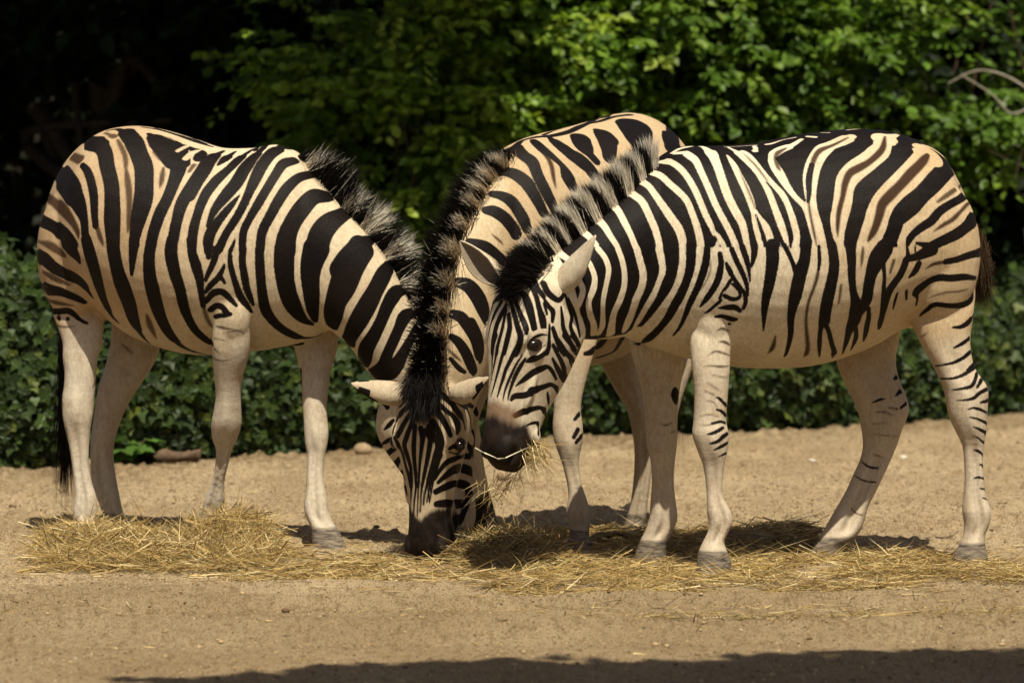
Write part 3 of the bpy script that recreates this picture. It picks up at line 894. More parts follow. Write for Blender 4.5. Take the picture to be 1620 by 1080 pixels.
# ---- B: the middle one, coming towards the camera with its muzzle on the hay
PAINT_B = """
k b3: 620 405 30, 740 378 56, 830 335 62, 890 286 44, 1000 256 40, 1130 244 46, 1250 220 52, 1350 184 56, 1450 136 58, 1560 88 60, 1640 66 64
k b3: 1080 235 20, 1200 180 22, 1330 118 26, 1480 84 30, 1600 58 30
k c1: 40 20 30, 120 -15 36, 250 -40 40, 380 -80 40, 520 -100 50
k b3: 840 350 80, 910 410 70, 985 470 80, 1030 580 75, 1080 680 75, 1130 780 70, 1180 880 60
k b3: 990 280 40, 1070 355 50, 1160 425 34, 1240 500 30, 1285 590 80, 1330 680 60
s b3 .95: 1060 385 14, 1120 440 34, 1150 510 40, 1165 600 34, 1185 690 20
k b3: 1140 265 40, 1220 325 70, 1310 395 80, 1390 450 90, 1460 510 80, 1530 600 70
k b3: 1540 195 60, 1600 230 90, 1640 270 100
k b3: 1395 265 105, 1420 330 105, 1465 390 50, 1530 460 40
k c1: 250 45 60, 290 60 100, 320 110 110, 340 200 100, 340 270 80
k c1: 560 0 200, 580 70 180, 590 150 120, 580 200 60
k c1: 880 20 120, 890 80 140, 870 150 110, 850 190 60
k b3: 700 560 40, 760 550 60, 850 580 80, 930 640 90, 990 730 80, 1040 820 70, 1080 900 60
k b3: 640 740 40, 720 755 60, 800 800 80, 860 880 80, 910 960 80, 940 1040 60
k b3: 590 880 50, 660 890 80, 740 940 85, 800 1010 85, 840 1080 80
k b3: 440 620 60, 380 760 50 | 420 900 50, 350 980 60, 270 1050 70
k b4: 290 40 150, 220 130 150, 150 280 120, 120 420 90, 140 540 60
k b4: 450 120 40, 520 140 60, 600 170 70, 680 230 60, 720 270 60
s b4 .5: 640 60 20, 700 110 24, 740 150 10
k b4: 360 470 70, 440 500 100, 510 580 110, 560 680 100, 590 780 60
k b4: 310 740 60, 380 770 80, 440 850 80, 490 940 70, 520 1030 70, 530 1080 60
k b4: 290 930 30, 340 970 50, 390 1030 60, 420 1080 60
k a6: 1330 560 80, 1380 660 70, 1410 770 50, 1405 860 30
k a6: 1160 660 30, 1220 710 60, 1280 800 70, 1320 890 65, 1350 960 50
s a6 .95: 1120 760 18, 1180 820 30, 1240 870 25
k a6: 1150 850 14, 1210 920 24, 1270 970 20
k c2: 310 790 28, 260 840 48, 190 900 30, 140 915 14 | 470 760 24, 430 830 34, 390 890 24, 330 920 12, 240 950 10
k d7: 232 440 8, 215 470 5 | 250 460 6, 225 490 4 | 236 380 7, 220 400 3
k b1: 450 320 18, 410 370 22, 385 400 10 | 500 370 36, 430 420 36, 380 480 36, 340 570 28, 330 620 22 | 500 440 46, 450 500 38, 410 570 38, 375 640 42
k b1: 510 500 46, 480 570 38, 450 650 42, 430 720 38, 450 800 36, 480 900 28, 490 1000 24, 490 1080 24
k b1: 520 560 38, 515 650 38, 510 750 40, 515 850 32, 525 950 28, 530 1080 20
k b1: 570 580 46, 585 650 46, 580 720 36, 565 850 24, 555 1000 20, 550 1080 18
k b1: 610 600 46, 650 660 46, 645 740 42, 625 850 36, 605 950 32, 580 1080 22
k b1: 640 560 46, 680 640 46, 720 720 56, 700 800 46, 670 900 38, 640 1000 32, 620 1080 24
k b1: 670 520 56, 720 600 52, 750 690 48, 735 770 50, 715 860 46, 690 950 38, 660 1040 34
k b1: 700 410 56, 750 490 52, 800 580 48, 825 640 38
k b1: 720 370 46, 790 430 38, 850 480 38, 890 560 56, 880 620 36
k b1: 760 300 56, 830 360 48, 880 430 42, 930 500 38, 950 590 24
k b1: 850 330 18, 910 370 28, 960 400 38, 990 480 38, 1000 560 28, 1010 660 36, 1030 720 28
k b1: 820 250 36, 880 310 46, 960 370 40, 1020 400 28, 1050 460 14
k b1: 980 690 26, 995 750 28, 1020 810 26, 1050 840 14
k b1: 690 1010 28, 740 930 34, 800 865 44, 870 838 38, 940 815 38, 990 822 22
k b1: 665 970 32, 700 880 44, 740 810 40
k b1: 720 1040 28, 800 970 48, 870 925 58, 950 925 58, 1010 960 48, 1040 1010 18
k b2: 700 310 48, 780 270 52, 860 240 58, 940 250 52, 980 290 48, 970 350 28
k b2: 705 415 52, 780 410 68, 860 415 62, 935 410 46
k b2: 730 540 42, 790 550 42, 860 540 38, 910 520 22
k b2: 1000 330 28, 960 420 34, 925 520 28, 890 590 32
k b1: 345 660 24, 380 720 34, 415 800 28, 440 900 28, 470 1000 28, 480 1080 18 | 400 900 18, 415 960 28, 440 1020 18
k b2: 440 270 38, 455 330 26
k b2: 490 250 19, 485 400 12, 480 470 8 | 530 265 18, 515 400 12, 510 520 8 | 550 270 14, 545 400 11, 540 520 8 | 580 270 18, 572 350 13, 565 480 11 | 618 270 20, 600 350 15, 595 420 13 | 655 230 24, 640 300 18, 625 400 13 | 680 200 18, 662 300 15, 645 400 12
k b1: 812 762 16, 845 735 44, 890 718 62, 930 715 52 | 815 780 12, 880 795 14, 945 745 14
w b2 .7: 760 640 90, 790 700 60
"""
HEAD_B = Head(P(678, 600, 15.12), P(670, 900, 15.10), (-.30, -.95, .12), 1.06)
latB = norm((.80, -.60, 0))
_h, _c = HEAD_B, P


def ringB(dx, dy, dY, vx, vy, vY, w_): return (P(dx, dy, dY), P(vx, vy, vY), w_, None, 0.0)


SPEC_B = dict(
    label="zebra in the middle facing the camera, black muzzle down in the hay", base=tuple(G(930, 858)),
    lat=latB, mid=P(930, 380, 15.8), coat=COAT_B, voxel=.0046,
    torso=[(1030, 250, 1030, 420, .16, 16.28), (1022, 198, 1022, 500, .245, 16.2), (1008, 181, 1008, 535, .275, 16.1), (985, 179, 985, 550, .29, 16.0), (950, 189, 950, 572, .295, 15.88),
           (910, 200, 910, 582, .28, 15.76), (870, 209, 870, 580, .255, 15.66), (835, 220, 835, 572, .225, 15.57), (805, 240, 800, 560, .19, 15.5), (780, 290, 770, 540, .15, 15.43), (765, 350, 755, 500, .09, 15.38)],
    neck=[(840, 225, 850, 560, .19, 15.62), (797, 246, 830, 520, .165, 15.52), (762, 285, 815, 500, .145, (15.42, 15.55)), (732, 335, 805, 495, .125, (15.32, 15.52)),
          (708, 390, 795, 505, .115, (15.22, 15.48)), (694, 450, 782, 525, .105, (15.14, 15.42)), (686, 520, 765, 560, .10, (15.09, 15.36)), (682, 570, 745, 605, .095, (15.08, 15.34)), (681, 605, 725, 650, .09, (15.09, 15.32))],
    legs=[([(872, 950, 520), (872, 940, 560), (874, 928, 600), (876, 919, 643), (874, 922, 671), (876, 922, 695), (883, 918, 716), (890, 916, 736), (897, 920, 765), (899, 927, 785), (895, 934, 810), (899, 934, 826), (900, 932, 846), (895, 937, 860), (892, 940, 872)], 15.55, 15.48),
          ([(760, 840, 500), (740, 815, 560), (715, 775, 620), (706, 757, 665), (706, 752, 700), (706, 748, 730), (710, 748, 760), (716, 751, 785), (721, 753, 805), (724, 752, 822), (722, 746, 838), (714, 741, 852), (708, 742, 866)], 15.60, 15.60),
          ([(935, 1020, 500), (940, 1010, 540), (945, 1004, 565), (953, 1006, 582), (976, 1018, 622), (990, 1028, 645), (996, 1030, 663), (1003, 1031, 704), (1003, 1031, 744), (999, 1026, 785), (993, 1023, 812), (986, 1021, 832), (978, 1020, 844), (976, 1020, 850)], 16.0, 16.02),
          ([(1010, 1105, 480), (1022, 1104, 540), (1032, 1096, 580), (1034, 1085, 612), (1034, 1076, 640), (1034, 1070, 668), (1036, 1066, 704), (1037, 1064, 740), (1036, 1062, 780), (1034, 1066, 806), (1032, 1066, 826), (1026, 1064, 842), (1024, 1064, 850)], 16.10, 16.05)],
    blobs=[(905, 470, 15.62, .12, .07, .16, 0)],
    head=HEAD_B, eyey=.094, fills=[], paint=PAINT_B, tan=(640, 820), grow=.0048, groove=-.12, white=(.72, .52), muzzle=(.355, .375), mzdip=.045, mzlip=1.2,
    ears=[(P(646, 618, 15.10), P(556, 606, 15.04), (-.15, .75, -.65), dict(width=.043), 1), (P(722, 616, 15.06), P(772, 597, 14.95), (.7, .3, -.65), dict(width=.046), 1)],
    manes=[dict(pts=[(800, 247, 15.50, 782, 226, 15.46), (775, 272, 15.44, 750, 250, 15.38), (750, 307, 15.36, 722, 288, 15.29), (722, 362, 15.27, 698, 340, 15.19), (704, 410, 15.18, 684, 392, 15.08), (694, 455, 15.13, 676, 440, 15.02),
                     (687, 515, 15.09, 668, 500, 14.98), (682, 570, 15.08, 664, 556, 14.97), (680, 604, 15.10, 662, 596, 14.99)], n=11000, spread=.017, mess=.10, clump=.15, stray=.02, lo=.6, oneside=.008, tint=(.75, .60, .42), tufts=[(786, 262, 10), (768, 285, 10), (756, 303, 9), (742, 322, 12), (724, 360, 12), (708, 400, 15), (697, 450, 14), (692, 490, 12), (687, 525, 12)]),
           dict(pts=[(688, 590, 15.06, 688, 640, 14.97), (668, 592, 15.06, 664, 645, 14.97), (650, 612, 15.07, 650, 650, 14.98)], n=1500, spread=.012, mess=.15, black=9, clump=.2, stray=0, lo=.6),
           dict(pts=[(695, 615, 15.04, 682, 668, 15.0), (668, 620, 15.03, 664, 680, 14.99), (650, 620, 15.05, 655, 660, 15.0)], n=1100, spread=.012, mess=.14, black=9, clump=.2, stray=0, lo=.6)],
    tail=dict(dock=[], path=[P(1050, 260, 16.38), P(1056, 400, 16.42), P(1052, 560, 16.40), P(1050, 740, 16.38)], n=300, spread=.012, endspread=.03, col=(.02, .015, .012), dockcol=(.3, .2, .12)))

# ---- C: the right one, facing left with hay in its mouth
PAINT_C = """
c c1 m: 640 385 30, 690 390 40, 780 420 55, 860 490 60, 950 570 60, 1010 640 60, 1060 760 60, 1100 880 65, 1125 1000 68, 1130 1060 62
c c2: 1130 20 70, 1120 120 70, 1100 230 60, 1060 340 60, 1010 440 55, 960 540 50, 930 640 58, 860 740 58
c c1: 600 460 50, 680 510 55, 740 590 60, 810 690 70, 880 790 75, 940 880 78, 970 980 72, 970 1060 58
c c2: 970 20 55, 965 150 55, 940 280 60, 900 380 60, 830 490 70, 760 590 76, 660 700 70
c c1: 490 550 50, 560 590 60, 630 650 65, 690 770 65, 740 890 65, 770 1000 60, 780 1080 60
c c2: 770 20 66, 790 110 62, 800 210 60, 770 300 50, 720 420 55, 660 520 52, 600 620 42, 560 690 26
c c1: 350 650 60, 420 720 60, 480 830 60, 530 930 55, 570 1030 55
c c2: 580 20 60, 610 130 62, 635 240 64, 620 350 64, 580 440 66, 540 560 58, 500 660 58, 470 730 36
c c1: 220 770 60, 300 850 58, 350 930 54, 410 1020 50
c c2: 420 20 50, 455 120 50, 475 230 50, 470 350 52, 430 470 52, 385 570 48, 365 680 52, 355 750 56
c c1: 90 880 50, 170 940 54, 230 1010 50
c c2: 250 20 50, 310 100 50, 340 200 48, 320 320 45, 295 450 40, 290 560 34, 285 680 40, 255 750 28
c b4: 1150 180 56, 1230 230 50, 1330 300 50
c c2: 150 110 40, 180 150 46, 220 260 50, 210 360 54, 170 470 45, 180 570 48, 210 660 45, 215 750 50
c b4: 1060 235 46, 1140 285 44, 1230 340 44
c c2: 60 230 46, 90 290 50, 120 380 50, 90 480 48, 70 550 35, 100 640 40, 130 740 48, 130 800 30
c c1: 740 310 55, 850 300 45, 940 350 55, 1010 430 58, 1070 530 60, 1120 640 58, 1170 760 58, 1215 850 52, 1240 920 36
c c1: 1270 980 18, 1262 1060 56
c c2: 1252 30 64, 1245 120 74, 1225 230 80, 1190 340 80, 1130 440 75, 1080 520 78, 1010 640 70, 950 720 50
c c1: 1230 880 20, 1290 960 46, 1340 1060 45
c c2: 1330 30 50, 1390 120 46, 1430 220 42, 1465 280 18
c c1: 880 225 40, 950 190 60, 1040 170 55 | 900 230 40, 1000 222 60
c c1 m: 1010 235 50, 1080 290 60, 1130 390 60, 1190 520 60, 1240 640 60, 1300 760 60, 1360 870 60, 1410 980 60, 1440 1060 56
c c2: 1432 20 58, 1470 120 54, 1510 230 44, 1540 330 28, 1548 400 12
c c1 m: 1130 165 40, 1210 220 70, 1265 330 72, 1310 460 75, 1360 600 75, 1420 720 75, 1480 830 70, 1510 950 60, 1530 1060 50
c c2: 1530 20 50, 1545 120 30, 1555 200 10
k c1: 985 195 44, 1040 190 18
c c3: 55 300 12, 110 380 46, 160 480 60, 220 600 68, 265 720 64, 280 800 44, 290 870 44, 310 950 52, 340 1060 50
c c3: 270 740 40, 320 820 44, 385 910 64, 420 1000 66, 430 1070 62
c c3 m: 60 230 26, 150 280 48, 230 350 50, 310 440 50, 380 550 56, 430 660 58, 470 770 62, 520 900 68, 560 1000 66, 590 1080 56
c c3: 180 262 24, 220 292 46, 300 370 40, 380 470 42, 450 550 45, 530 640 55, 580 740 55, 620 860 60, 650 980 60, 645 1080 55
k c3: 390 530 8, 440 590 18, 500 700 34, 550 830 38, 590 960 38, 605 1080 30
s c3 .8: 190 280 10, 300 390 18, 400 520 22 | 160 430 12, 230 590 20, 300 760 22
k c3: 300 810 10, 345 930 28, 375 1060 28
c c3: 690 165 46, 600 220 60, 500 260 68, 440 310 60, 450 370 70, 510 470 78, 570 570 60, 640 660 48, 720 740 56, 760 850 58, 790 960 58, 820 1070 56
s c3 .8: 560 240 30, 490 280 36, 470 330 40, 490 400 34, 515 440 12
c c3: 1120 140 90, 1030 180 88, 930 220 78, 860 270 120, 800 370 140, 770 480 138, 765 600 110, 775 700 90, 800 800 76, 840 920 72, 880 1070 58
k c3: 780 380 46, 755 500 54, 755 620 40, 748 700 22
s c3 .9: 1090 150 24, 960 215 24, 850 260 40, 800 330 50, 780 400 50
s c3 .95: 750 690 28, 765 800 24, 795 950 26, 820 1070 22
c c3: 1510 125 46, 1400 160 150, 1370 250 165, 1270 340 165, 1150 430 185, 1080 510 185, 1055 600 165, 1040 720 165, 1010 850 150, 1005 960 112, 1020 1070 66
s c3 1: 1405 140 44, 1380 250 60, 1280 350 56, 1190 405 66, 1105 455 70, 1062 550 62, 1046 640 50, 1012 780 48, 1000 900 38, 1000 1000 20
c c5: 760 215 40, 850 250 60, 940 320 60, 990 375 24
c c5: 735 235 50, 800 290 200, 720 390 215, 620 500 220, 520 590 205, 430 690 205, 380 790 205, 350 890 205, 310 1000 195, 280 1080 185
s c5 1: 800 295 86, 740 370 86, 650 460 96, 560 560 88, 480 640 96, 410 720 88, 380 830 76, 340 940 66, 290 1030 50
c c6: 270 10 170, 250 100 140, 230 250 105, 215 400 60, 208 500 22
s c6 .7: 245 10 40, 235 120 30, 228 180 12
k c6: 700 -30 20, 850 15 85, 760 60 85, 690 90 60, 620 110 56, 600 160 56, 570 230 56, 530 290 56, 480 360 58, 450 440 50, 420 540 48, 395 640 28, 380 700 12
k c5: 1230 640 26, 1150 610 58, 1080 670 68, 990 720 68, 900 780 74, 830 860 74, 740 920 68, 680 970 58, 640 1020 56, 625 1070 28
k c5: 1280 860 80, 1200 840 98, 1130 910 90, 1050 970 90, 950 1020 85, 840 1070 76
s c5 .9: 1220 720 18, 1150 710 32, 1080 780 34, 1010 850 42, 940 890 38, 850 950 26
s c5 .55: 1090 555 46, 980 630 46, 880 700 44
k c6: 720 150 48, 690 210 46, 640 262 16 | 620 0 18, 630 80 36 | 690 0 13, 690 40 13
k c6: 1265 45 60, 1150 75 58, 1050 110 52, 950 130 46 
s c6 .95: 950 130 46, 850 150 30, 780 190 16
k c6: 1205 270 32, 1110 260 54, 1000 270 58, 900 265 58, 820 290 48, 740 350 58, 700 390 56, 708 440 18, 700 500 12
k c6: 615 380 22, 615 450 16
s c6 .85: 1140 365 18, 1050 385 18, 940 395 16, 800 440 10
k c6: 1185 390 14, 1160 460 38, 1080 500 42, 980 505 38, 860 495 38, 790 540 32, 730 590 12
k c6: 1190 590 18, 1140 650 38, 1080 685 32, 1010 690 12
k c6: 1150 785 24, 1090 830 28, 1020 865 12
k c6: 1165 895 28, 1100 950 28, 1020 990 22, 930 1010 14, 860 1020 8
k c6: 1200 1000 38, 1140 1060 32
s c6 .8: 800 730 8, 770 755 14, 730 775 8
k c7: 1090 0 46, 1030 50 38, 950 95 32, 850 125 22, 720 125 10 | 1120 60 26, 1090 160 36, 1050 210 36, 950 235 22, 850 250 10 | 1170 130 38, 1120 220 26 | 1230 235 38, 1140 285 36, 1080 335 32, 990 355 18, 900 360 8 | 1240 360 36, 1160 380 22
k c7: 1220 490 18, 1150 455 28, 1080 440 22, 1020 455 8 | 1230 605 28, 1130 560 23, 1040 535 10 | 1230 715 28, 1150 670 28, 1080 640 10 | 1195 815 23, 1130 760 18, 1080 738 8 | 1185 940 14, 1130 900 28, 1080 890 10 | 1200 1070 28, 1150 1040 14
k c7: 260 110 42, 235 130 26 | 300 260 46, 250 310 13 | 0 385 10, 70 355 23, 140 340 8 | 360 390 28, 305 440 23
s c7 .95: 180 435 14, 270 450 24 | 30 490 8, 100 480 17, 160 495 19, 230 525 9 | 0 610 8, 100 600 10, 190 605 7 | 0 720 9, 120 730 11, 270 745 9 | 0 930 8, 60 950 17, 120 970 8
k d8: 400 565 4, 430 585 8, 465 590 6 | 375 620 3, 410 638 6, 455 645 5 | 360 745 3, 380 765 4, 405 772 3 | 835 630 3, 855 625 8, 880 632 5 | 860 668 5, 882 672 5 | 872 705 4, 885 710 4
c c4: 340 -30 50, 338 40 76 | 512 -30 6, 520 30 26, 545 120 66 | 800 -20 44, 802 60 46 | 880 -20 44, 886 60 54 | 1020 -20 66, 1032 60 84, 1040 140 80 | 640 -20 60, 640 60 64, 655 140 50, 662 190 20 | 1240 -20 150, 1225 60 120
k c4: 290 0 60, 285 80 48, 265 170 18
k c4: 440 -10 110, 445 100 110, 435 200 100, 415 320 90, 390 430 75, 375 540 55, 370 640 30, 365 720 10
k c4: 545 -10 40, 590 80 38, 620 150 38, 650 220 60
k c4: 730 -10 90, 720 100 95, 690 200 110, 665 300 110, 640 420 105, 615 520 80, 600 620 58, 600 720 48, 590 800 38, 565 900 24, 545 940 8
k c4: 840 0 25, 845 110 30, 838 200 20
s c4 .9: 840 180 34, 820 280 34, 790 370 30, 750 480 28, 730 620 28, 735 730 35, 745 850 40, 735 910 34, 715 945 10
k c4: 950 -10 80, 970 120 85, 965 220 90, 940 340 95, 915 450 100, 895 560 95, 885 650 92 | 860 680 40, 850 740 34, 845 840 34, 845 940 10 | 905 680 40, 925 730 38, 950 830 38, 970 900 38, 955 950 10
k c4: 1110 -10 90, 1120 120 75, 1120 240 65, 1130 360 58, 1150 460 78, 1160 520 110, 1150 600 100, 1130 660 88, 1095 740 48, 1070 830 28, 1040 920 8 | 1150 680 34, 1158 730 32, 1150 800 28, 1110 890 6
k c4: 1400 20 150, 1340 110 150, 1290 230 100, 1265 340 90, 1250 440 90, 1220 510 80, 1180 560 78 | 1265 530 30, 1265 600 36, 1250 680 38, 1235 760 28, 1220 810 6
k c4: 1390 160 38, 1400 250 28, 1395 350 34, 1395 450 48, 1385 560 42, 1365 650 38, 1355 700 18
s c4 .95: 470 760 28, 445 860 38, 400 920 8 
k c4: 1510 400 16, 1490 460 20, 1475 530 10
s c4 .5: 1480 120 30, 1450 220 26 | 1030 330 26, 1010 480 22
k c2: 1045 -20 85, 1040 150 80, 1010 280 70, 960 400 75, 900 510 75, 850 600 64, 790 680 54, 700 770 48, 620 825 28, 560 830 10
k c2: 1185 -20 50, 1170 130 64, 1140 240 64, 1100 350 58, 1060 430 54, 1020 520 48, 985 610 34, 940 700 23, 890 760 10
k c2: 1290 60 38, 1300 150 48, 1280 260 58, 1240 350 52, 1180 440 46, 1120 515 12
k c2: 1345 140 18, 1370 200 46, 1400 260 36, 1450 330 32, 1500 400 32, 1510 470 36, 1490 530 26 | 1380 290 28, 1350 340 28, 1310 390 18, 1290 440 26 | 1300 460 26, 1200 545 22, 1160 570 8 | 1330 420 36, 1400 450 36, 1460 430 26, 1450 370 26, 1400 320 26
k c2: 1280 525 12, 1350 520 42, 1420 520 46, 1460 550 32 | 1250 600 18, 1310 595 32, 1390 620 42, 1430 620 22 | 1370 660 22, 1385 662 10
k c2: 1390 20 40, 1430 120 44, 1480 220 42, 1520 330 34, 1530 420 14
k c2: 1480 0 50, 1520 120 46, 1540 220 26, 1548 300 10
c c2: 1375 375 55, 1390 400 50
s c2 .6: 1215 120 12, 1195 250 16, 1130 370 12
s c2 .95: 1260 720 10, 1310 700 24, 1370 725 24 | 1280 810 14, 1330 815 28, 1375 840 24 | 1190 930 8, 1250 895 17, 1320 910 20, 1375 930 16 | 1150 1020 8, 1260 1020 14, 1370 1020 16
s c8 .95: 680 140 14, 800 165 26, 930 150 28 | 700 265 14, 850 295 18, 920 290 13 | 640 365 14, 740 430 18, 820 480 10 | 610 470 14, 720 520 23 | 620 590 16, 720 620 18, 770 690 8
k c8: 760 550 22, 800 575 33, 880 655 33 | 760 710 23, 820 730 33, 880 790 33 | 700 890 26, 800 865 33, 870 880 28 | 640 1025 12, 700 1015 36, 780 980 43, 845 940 33 | 820 1065 38, 890 1020 38
s c8 .9: 540 790 10, 680 775 17, 790 800 16 | 530 915 9, 640 910 14, 720 890 30 | 30 890 10, 110 910 23, 200 875 13 | 170 1000 9, 230 985 16
k c8: 225 470 70, 235 520 90, 240 580 66, 242 620 34
k d7: 745 495 6, 775 485 12, 815 455 9 | 760 520 5, 790 505 11, 815 490 7 | 780 545 4, 810 530 7 | 793 630 4, 794 640 3
c c3: 30 228 13, 130 226 14, 240 218 16, 310 215 18 | 295 262 62 | 290 225 26, 300 245 30 | 390 208 36, 440 200 36, 530 170 22, 640 148 26 | 740 140 36, 810 146 46 | 860 108 22, 930 108 22 | 1080 85 28, 1180 75 30, 1290 65 10
k c1: 690 240 18, 760 215 34, 830 225 30
k b4: 990 300 14, 1090 335 18 | 1000 345 14, 1060 385 18 | 880 420 20, 960 400 24, 1040 430 20
k b4: 740 570 30, 650 640 46, 600 760 28, 580 850 18 | 720 630 28, 660 740 28, 620 860 23, 600 980 13 | 760 660 28, 720 740 38, 680 830 38, 650 950 38, 640 1070 34 | 760 700 23, 740 800 28, 720 890 28, 690 1000 28, 680 1080 23
k b4: 780 740 36, 790 850 46, 770 950 48, 740 1070 44 | 800 640 28, 830 740 43, 850 820 48, 880 930 56, 860 1030 58, 840 1080 58 | 820 600 28, 860 680 38, 890 760 48, 930 850 56, 935 900 36
k b4: 830 560 36, 910 570 56, 950 660 76, 980 770 66, 1000 860 56 | 800 540 36, 870 480 42, 950 480 42, 1010 570 46, 1040 680 48, 1070 780 66, 1080 850 56 | 920 400 36, 990 440 46, 1030 520 46, 1080 590 42
k b4: 1090 620 30, 1130 680 40, 1160 720 46, 1155 800 30 | 1085 650 28, 1110 740 22 | 1080 480 56, 1120 560 56, 1200 620 48, 1240 590 36, 1250 550 20
k b4: 1160 860 36, 1190 950 42, 1230 1040 42, 1260 1080 42 | 1230 680 18, 1240 770 32, 1250 860 38, 1290 950 42, 1340 1040 42 | 1260 560 22, 1290 660 32, 1320 760 32, 1310 850 32, 1350 940 38, 1400 1050 32 | 1290 600 18, 1340 720 28, 1370 830 23, 1390 930 18
k b4: 1130 830 18, 1128 940 28, 1130 1020 28, 1112 1070 36 | 1160 1000 28, 1200 1060 32
k c0: 430 0 48, 410 80 43, 400 180 33, 395 280 18, 385 400 11, 340 560 9 | 490 0 28, 450 120 33, 430 250 24, 400 400 14, 370 550 11, 330 650 8 | 570 0 48, 540 120 53, 500 230 38, 470 340 33, 440 450 24, 410 560 17, 380 660 8
k c0: 690 0 66, 690 80 66, 640 170 58, 590 270 48, 540 370 43, 510 470 38, 480 560 28, 450 660 18 | 720 210 18, 660 300 28, 610 400 33, 570 490 33, 530 600 24, 510 700 13 | 750 250 28, 700 330 48, 650 420 48, 610 520 38, 580 610 28, 560 700 13
k c0: 1000 60 28, 985 170 48, 900 235 53, 830 255 76, 770 280 38 | 650 540 18, 740 470 58, 830 400 72, 920 360 68, 990 340 48, 1040 390 43, 1080 470 28
k c0: 600 690 38, 640 650 66, 750 640 72, 850 590 68, 950 550 53, 1030 530 48, 1090 580 43, 1090 650 43, 1060 740 48, 1045 840 42 | 985 610 18, 995 680 33, 1005 760 10
k c0: 640 860 58, 720 820 72, 820 790 58, 910 775 48, 960 820 53, 965 900 48, 950 970 28 | 690 990 13, 760 965 18, 820 940 33, 880 940 38, 890 1010 33, 890 1060 23
k c0: 1040 110 28, 1080 180 38, 1130 270 43, 1170 380 48, 1190 480 66, 1180 580 76, 1150 680 38, 1110 740 9 | 1060 0 38, 1120 80 43, 1180 180 48, 1250 260 48, 1310 330 48, 1350 400 43, 1345 480 18 | 1040 250 28, 1090 350 48, 1140 440 48, 1180 500 48
k c0: 1220 270 18, 1260 370 38, 1290 470 38, 1270 570 28, 1240 610 9 | 1160 0 48, 1230 90 48, 1290 180 43, 1330 240 38 | 1240 0 38, 1310 90 38, 1360 180 23
k b4: 938 1034 14, 955 985 22, 1000 940 26, 1060 915 26, 1108 918 14 | 945 1040 10, 1020 1050 12, 1095 1000 12
w c0 .8: 780 170 60, 880 180 70, 950 150 50
c b4: 970 910 26, 1050 885 34, 1110 875 24
"""
HEAD_C = Head(P(830, 442, 14.66), P(775, 739, 14.58), (-.78, -.61, .05), 1.07)
latC = norm((-.31, .95, 0))
